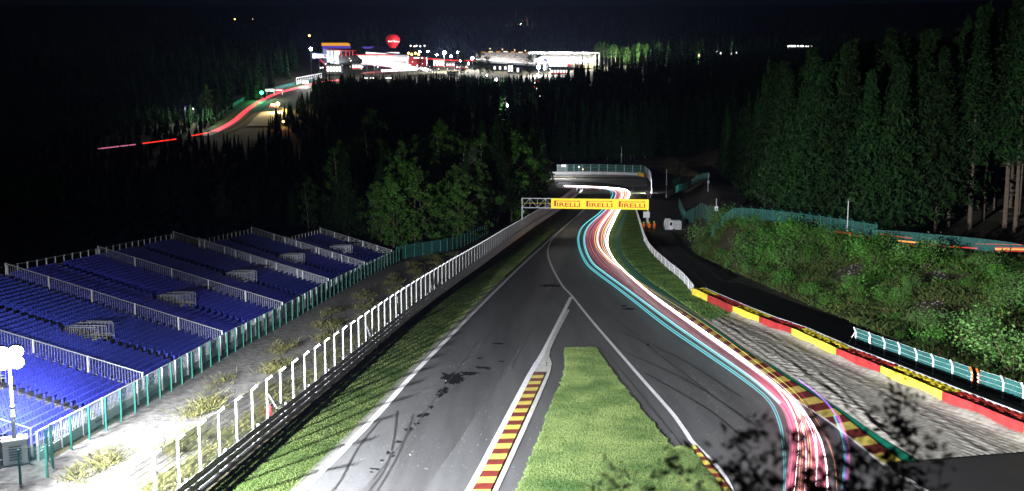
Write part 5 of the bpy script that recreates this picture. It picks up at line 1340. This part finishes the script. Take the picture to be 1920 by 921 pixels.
b = MB(); b.add([z(686, 96, D-5), z(752, 101, D-5), z(742, 91, D+25), z(705, 86, D+25), z(686, 98, D-5), z(752, 103, D-5), z(742, 93, D+25), z(705, 89, D+25)], [(0, 1, 2, 3), (7, 6, 5, 4), (0, 4, 5, 1), (1, 5, 6, 2), (2, 6, 7, 3), (3, 7, 4, 0)]); b.build('roof', 'roof_navy', t)
block(t, 'upper_roof', 'lit_purple', 680, 87.5, 717, 90, D + 30, 10)
block(t, 'wall', 'wall_pale', 662, 103.5, 764, 122, D, 14)
for i in range(14): block(t, 'lit_bay', 'lit_white', 664 + i*7.1, 105 + i*.3, 664 + i*7.1 + 5.6, 110 + i*.3, D - .6, .5)
block(t, 'lit_fascia', 'lit_white', 686, 98.2, 748, 101, D - 3, 2)
block(t, 'red_band', 'lit_red', 664, 102.2, 740, 103.2, D - 1.2, 1)
# trails and lit asphalt of the pit straight
for i, (a, m, r, lab) in enumerate((([(660, 109), (700, 113), (740, 119), (770, 124)], 'trail_white', 1.5, 'widest white light trail on the distant pit straight'), ([(660, 112), (700, 117), (745, 123), (775, 127)], 'trail_white', 1.5, 'second white light trail on the distant pit straight'), ([(662, 115), (700, 121), (740, 126), (765, 129)], 'trail_pink', 1.2, 'pink light trail along the lower edge of the distant pit straight'), ([(672, 113), (705, 119), (742, 125), (770, 128)], 'trail_white', 1.4, 'third white light trail on the distant pit straight'),
        ([(735, 130), (765, 127.5), (790, 127), (805, 131), (812, 135)], 'trail_white', 1., 'white light trail looping round the distant hairpin'), ([(715, 133), (760, 131), (790, 129.5), (803, 133)], 'trail_white', 1.3, 'lower white light trail in the distant hairpin'), ([(600, 112), (608, 119), (613, 127)], 'trail_red', .9, 'short rose light trail on the slope left of the stands'), ([(560, 165), (580, 159), (603, 155)], 'trail_white', 1.6, 'white light trail at the top end of the distant track'),
        ([(800, 110), (840, 113), (890, 114)], 'tail_red', .6, 'thin red light trail in the right half of the paddock'))):
    P = spline([atY(u, v, 985) for u, v in a], 5)
    streak(P, r, m, lab, 'light trails of the distant pit straight')
for i in range(60):
    u = rnd(596, 880); lamp(u, 106 + abs(rnd(-1, 1)) * 22 + (u > 800) * 4, rnd(950, 975), ('lit_white', 'lit_white', 'lit_warm', 'lit_purple')[i % 4], rnd(.35, .75), 'tiny light among the vehicles and tents of the distant paddock', 'tiny lights of the distant paddock')
# red block, balloon
t = building('hospitality_block', at(782, 124), 'red block building with small dark windows and a white sign')
block(t, 'wall', 'wall_red', 765.5, 107, 799, 124, 1000, 10)
for i in range(5): block(t, 'window', 'glass_dark', 769 + i*6, 112.5, 771 + i*6, 114, 999.7, .5)
block(t, 'sign', 'lit_white', 776, 107.6, 793, 109.6, 999.6, .3)
bc = atY(736.5, 78.5, 1120); k = 1120 / F; g0 = gp(bc.x, 1120)
t = thing('hot_air_balloon', Vector((bc.x, bc.y, bc.z - 16*k)), 'red glowing hot air balloon tethered above the paddock', 'balloon')
b = MB(); b.lathe(bc, [(2.6*k, -13.5*k), (5*k, -11*k), (9*k, -6*k), (12*k, -1*k), (13.4*k, 3*k), (12.8*k, 7*k), (10*k, 10.6*k), (5.5*k, 12.8*k), (.6*k, 13.4*k)], 28); env = b.build('envelope', 'balloon', t, True)
b = MB(); b.lathe(bc + up*(-17*k), [(1.1*k, 0), (1.3*k, 1.6*k)], 8)
for q in (0, 1.57, 3.14, 4.71): b.bar(bc + Vector((1.2*k*math.cos(q), 1.2*k*math.sin(q), -15.5*k)), bc + Vector((2.5*k*math.cos(q), 2.5*k*math.sin(q), -13.4*k)), .12)
b.build('basket', 'bark', t)
def text_mesh(s):
    cu = bpy.data.curves.new('w', 'FONT'); cu.body = s; cu.size = 1
    o = bpy.data.objects.new('w', cu); C.objects.link(o); bpy.context.view_layer.update()
    me = bpy.data.meshes.new_from_object(o.evaluated_get(bpy.context.evaluated_depsgraph_get())); bpy.data.objects.remove(o)
    return [v.co.copy() for v in me.vertices], [tuple(p.vertices) for p in me.polygons]
vs, fs = text_mesh('Audi Sport'); xm, xM = min(v.x for v in vs), max(v.x for v in vs); b = MB(); V_ = []
for v in vs:
    x = ((v.x - xm) / (xM - xm) - .36) * 20 * k; zz = (v.y * 4.2 - 1.5) * k; r_ = 13.1*k
    x = max(-11*k, min(12.6*k, x)); V_.append((bc.x + x, bc.y - math.sqrt(max(0, r_*r_ - x*x)) - .35, bc.z + zz))
b.add(V_, fs).build('lettering', 'lit_white', env)
# curved open stand and covered stand on the right
t = building('grandstand', at(945, 122), 'long open curved grandstand of pale terraces left of the covered one', 'grandstand')
b = MB(); n = 24
for i in range(n):
    for q in (i, i + 1): pass
    def pr(q): u = 892 + (1006 - 892) * q / n; return [z(u, 109.5 + q*.35, 1075), z(u, 98 + abs(q - 9)**1.5 * .05, 1110), z(u, 118 + q*.2, 1110), z(u, 112 + q*.42, 1074)]
    a_, c_ = pr(i), pr(i+1)
    b.add(a_ + c_, [(0, 1, 5, 4), (1, 2, 6, 5), (3, 0, 4, 7), (2, 3, 7, 6)])
b.build('terraces', 'far_seats', t)
b = MB()
for i in range(n): b.frame(z(892 + i*4.7, 112.2 + i*.36, 1072), (1, 0, 0), (0, 1, 0), up, 2.6, .5, -2.2)
b.build('front_wall', 'dark_steel', t)
for i in range(7): 
    b = MB(); u = 902 + i * 14; b.frame(z(u, 97.6 + abs(i*3 - 7)**1.5 * .06, 1110), (1, 0, 0), (0, 1, 0), up, 5, 1, .9); b.build('lit_hoarding', 'lit_warm' if i % 2 else 'lit_orange', t)
D = 1060
t = building('grandstand', at(1060, 126), 'large covered grandstand with a glaring white roof edge and lit seats', 'grandstand')
b = MB(); b.add([z(991, 97.2, D-12), z(1122, 98.5, D-12), z(1118, 96.5, D+25), z(1000, 96, D+25), z(991, 98.6, D-12), z(1122, 100, D-12), z(1118, 98, D+25), z(1000, 97.6, D+25)], [(0, 1, 2, 3), (7, 6, 5, 4), (0, 4, 5, 1), (1, 5, 6, 2), (2, 6, 7, 3), (3, 7, 4, 0)]); b.build('roof', 'wall_pale', t)
block(t, 'light_strip', 'lamp_white_face', 992, 98.7, 1108, 100.2, D - 9, 1.5)
b = MB(); b.add([z(1022, 101.5, D+22), z(1116, 102, D+22), z(1100, 117, D-8), z(1000, 113, D-8), z(1022, 125, D+22), z(1116, 125, D+22), z(1100, 121, D-8), z(1000, 121, D-8)], [(3, 2, 1, 0), (0, 4, 7, 3), (3, 7, 6, 2), (1, 2, 6, 5)]); b.build('seating', 'far_seats', t)
for u in (1002, 1116, 1122.5): block(t, 'column', 'wall_pale', u, 99.5, u + 1.3, 123, D + (20 if u == 1116 else -11), 1)
block(t, 'box_wall', 'dark_steel', 1024, 119.5, 1100, 126, D - 14, 4)
for i in range(5): block(t, 'box_window', 'lit_white', 1030 + i*7, 120.5, 1035.5 + i*7, 124.5, D - 14.5, .4)
block(t, 'warm_box', 'lit_warm', 1076, 121, 1112, 127.5, D - 15, .4); block(t, 'red_box', 'lit_red', 1064, 120.3, 1071, 124, D - 14.6, .4)
point('stand_light', z(1050, 106, D - 20), 140000, 2, (1, .95, .88)); point('stand_light', z(1095, 106, D - 20), 120000, 2, (1, .95, .88)); point('stand_light', z(940, 92, 1060), 110000, 2, (1, .9, .8)); point('pit_light', z(700, 108, 965), 70000, 2); point('pit_light', z(612, 112, 960), 60000, 2, (.9, .93, 1))
t = building('control_tower', at(1022, 132), 'dark round tower with a pointed roof in front of the covered grandstand', 'tower')
c = z(1022, 132, 1010); b = MB(); b.lathe(c, [(2.4, 0), (2.4, 6), (3.2, 6.2), (3.2, 9)], 12); b.build('shaft', 'dark_steel', t); b = MB(); b.lathe(c + up*9, [(3.6, 0), (2, 1.8), (.3, 3.4)], 12); b.build('roof', 'roof_navy', t)
for u0, v0, u1, v1, D, lab in ((920, 121, 950, 133, 985, 'long pale paddock building with lit windows below the open grandstand'), (952, 119, 962, 137, 975, 'narrow bright white building right of the long pale one'), (963, 124, 979, 138, 980, 'pale building with dark windows behind the tree tops'), (1032, 128, 1066, 139, 960, 'white tent with a red edge in front of the covered grandstand'), (660, 118, 676, 130, 940, 'white tent at the foot of the red roofed stand'), (612, 121, 640, 137, 930, 'glaring white tent left of the pit straight'), (586, 100, 612, 109, 1005, 'pale bluish row of parked lorries left of the stands'), (812, 110, 832, 126, 1040, 'bright white tent right of the red block'), (836, 116, 852, 126, 1030, 'second white tent right of the red block'), (855, 121, 875, 130, 1000, 'low tent with a red roof edge in the paddock'), (838, 134, 858, 141, 940, 'row of white vans in front of the paddock trees')):
    t = building('paddock_building', at((u0 + u1) / 2, v1), lab); block(t, 'wall', 'wall_pale', u0, v0 + 2, u1, v1, D, 8); block(t, 'roof', 'roof_navy' if 'pale' in lab else 'wall_pale', u0 - .6, v0, u1 + .6, v0 + 1.9, D - .6, 9.2)
    n = max(2, int((u1 - u0) / 5)); st = (u1 - u0) / n
    for i in range(n): block(t, 'window', 'lit_white' if ('tent' in lab or 'bright' in lab or i % 2) else 'glass_dark', u0 + st*(i + .2), v0 + 4, u0 + st*(i + .8), v1 - 3, D - .3, .25)
    if 'red' in lab: block(t, 'edge_trim', 'lit_red', u0, v1 - 2.2, u1, v1 - 1.2, D - .5, .3)
for i, u in enumerate((681, 693, 722, 728)):
    c = z(u, 148.5, 900); t = thing('parked_van', c, 'white van with bright lights below the distant hairpin', 'van', 'white vans below the distant hairpin'); b = MB(); b.frame(c, (1, 0, 0), (0, 1, 0), up, 4.5, 2, 1.2); b.build('body', 'sign_white', t); b = MB(); b.frame(c + Vector((.4, -.1, .5)), (1, 0, 0), (0, 1, 0), up, 3.6, .1, .9); b.build('lights', 'lit_white', t)
wallfence(((678, 139), (700, 137), (725, 136.5), (735, 139)), 1.6, 'belt_red', 'tyre_wall', 'red tyre wall round the outside of the distant hairpin', 'tyre wall', 1.)
# bridge-like barrier and billboard on the distant track
t = thing('gantry_fence', at(556, 160), 'long white lattice fence at the top of the distant climbing track', 'fence'); b = MB()
P0, P1 = atY(556, 158, 960), atY(603, 146, 1000); T0, T1 = P0 + up*6, P1 + up*4.5
b.bar(P0, P1, .5); b.bar(T0, T1, .7)
for i in range(13): b.bar(P0.lerp(P1, i/12), T0.lerp(T1, i/12), .4)
b.build('lattice', 'white_metal', t); b = MB(); b.quad(P0 + Vector((0, .4, 0)), P1 + Vector((0, .4, 0)), P1.lerp(T1, .6) + Vector((0, .4, 0)), P0.lerp(T0, .6) + Vector((0, .4, 0))); b.build('mesh_panel', 'wire_mesh', t)
point('fence_light', z(572, 157, 945), 40000, 1, (1, .97, .9)); block(t, 'lit_sign', 'lit_white', 567, 151.5, 578, 157, 962, .5)
t = thing('billboard', at(514, 173), 'long billboard, white on its left and red on its right, above the distant track', 'billboard')
for u0, u1, m in ((497, 514, 'sign_white'), (514.3, 532, 'wall_red')):
    o = block(t, 'panel', m, u0, 167, u1, 171.8, 885, .4); block(t, 'text_line', 'roof_navy' if m == 'sign_white' else 'sign_white', u0 + 3, 168.8, u1 - 3, 170, 884.8, .1)
for u in (500, 514, 529): block(t, 'leg', 'steel', u, 171.9, u + .6, 178, 885, .3)
point('sign_light', z(514, 166, 872), 15000, 1)
t = thing('safety_car', z(507, 201, 800), 'red and white rescue vehicle beside the amber light at the distant run-off', 'car'); c = z(505, 201.5, 800)
b = MB(); b.frame(c + up*.5, (1, 0, 0), (0, 1, 0), up, 6, 2.4, 1.2); b.build('body', 'wall_red', t); b = MB(); b.frame(c + Vector((1.2, .2, 1.7)), (1, 0, 0), (0, 1, 0), up, 3, 2, 1.1); b.build('cabin', 'sign_white', t)
for x in (1.1, 4.9):
    b = MB(); b.tube([c + Vector((x, -.1, .45)), c + Vector((x, .3, .45))], .45, 10); b.build('wheel', 'tyre_black', t)
# green-lit trees round the paddock and the lone tree beside the distant track
G_ = 'lit trees round the distant paddock'
lone = at(389, 214); put(BR[0], lone, 2.0, 'lone lit tree standing on the dark slope left of the distant track', G_)
for u, v, D, s, k, lab in ((868, 138, 930, 1.5, 0, 'green tree left of the white paddock buildings'), (899, 138, 900, 1.9, 1, 'bigger green tree in front of the long pale paddock building'), (915, 140, 900, 1.4, 0, 'green tree right of the bigger one before the paddock building'), (992, 140, 930, 1.6, 1, 'dark green tree beside the round tower'), (788, 136, 930, 1.3, 0, 'green tree below the red block'), (808, 138, 930, 1.1, 1, 'green tree right below the red block')):
    put(BR[k], z(u, v, D), s, lab, G_)
for i in range(18):
    u = 1118 + i * 7.2; v = 122 - (i % 3); D = 1090 + rnd(-15, 30)
    put(BIR[0] if i < 6 else BR[i % 2], z(u, v, D), rnd(1.2, 1.5) if i < 6 else rnd(1.3, 2.0), 'tall thin lit tree right of the covered grandstand' if i < 6 else 'bright green floodlit tree right of the covered grandstand', 'thin lit trees right of the covered grandstand' if i < 6 else 'round floodlit trees right of the covered grandstand')
point('tree_light', z(1150, 112, 1060), 90000, 2, (.9, 1, .7)); point('tree_light', z(1215, 112, 1060), 160000, 2, (.9, 1, .7))
point('slope_light', z(380, 204, 745), 25000, 1, (.9, 1, .85))
for i in range(5): put(SP[i % 4], z(655 + i*13 + (i % 2)*4, 95, 1250), rnd(1.1, 1.4), 'tall dim spruce behind the stands left of the balloon', 'dim spruces behind the distant stands')
t = building('lit_hall', z(1480, 89, 900), 'long low roof glowing white on the skyline above the right forest')
block(t, 'lit_roof', 'lit_white', 1479, 85.2, 1508, 87.6, 900, 4); block(t, 'lit_roof', 'lit_white', 1511, 86.2, 1523, 88, 900, 4); block(t, 'wall', 'roof_navy', 1479, 88, 1523, 92, 900.5, 4)
# ------------------------------------------------------------------ night air
hz = MB(); hz.box(Vector((0, 2150, -22)), 16000, 4500, 560)
hm = bpy.data.materials.new('haze'); hm.use_nodes = True; hn = hm.node_tree.nodes; hn.remove(hn['Principled BSDF'])
pv = hn.new('ShaderNodeVolumePrincipled'); pv.inputs['Color'].default_value = (.4, .5, 1, 1); pv.inputs['Density'].default_value = .00004; pv.inputs['Anisotropy'].default_value = .3
hm.node_tree.links.new(pv.outputs['Volume'], hn['Material Output'].inputs['Volume'])
ho = hz.build('haze', hm); tag(ho, 'thin night haze filling the valley air', 'haze', kind='stuff')
for o in list(bpy.data.objects):                     # unused prototypes never stay at the origin
    if o.parent is None and o.get('category') and not o.get('label'):
        for c in list(o.children): bpy.data.objects.remove(c)
        bpy.data.objects.remove(o)
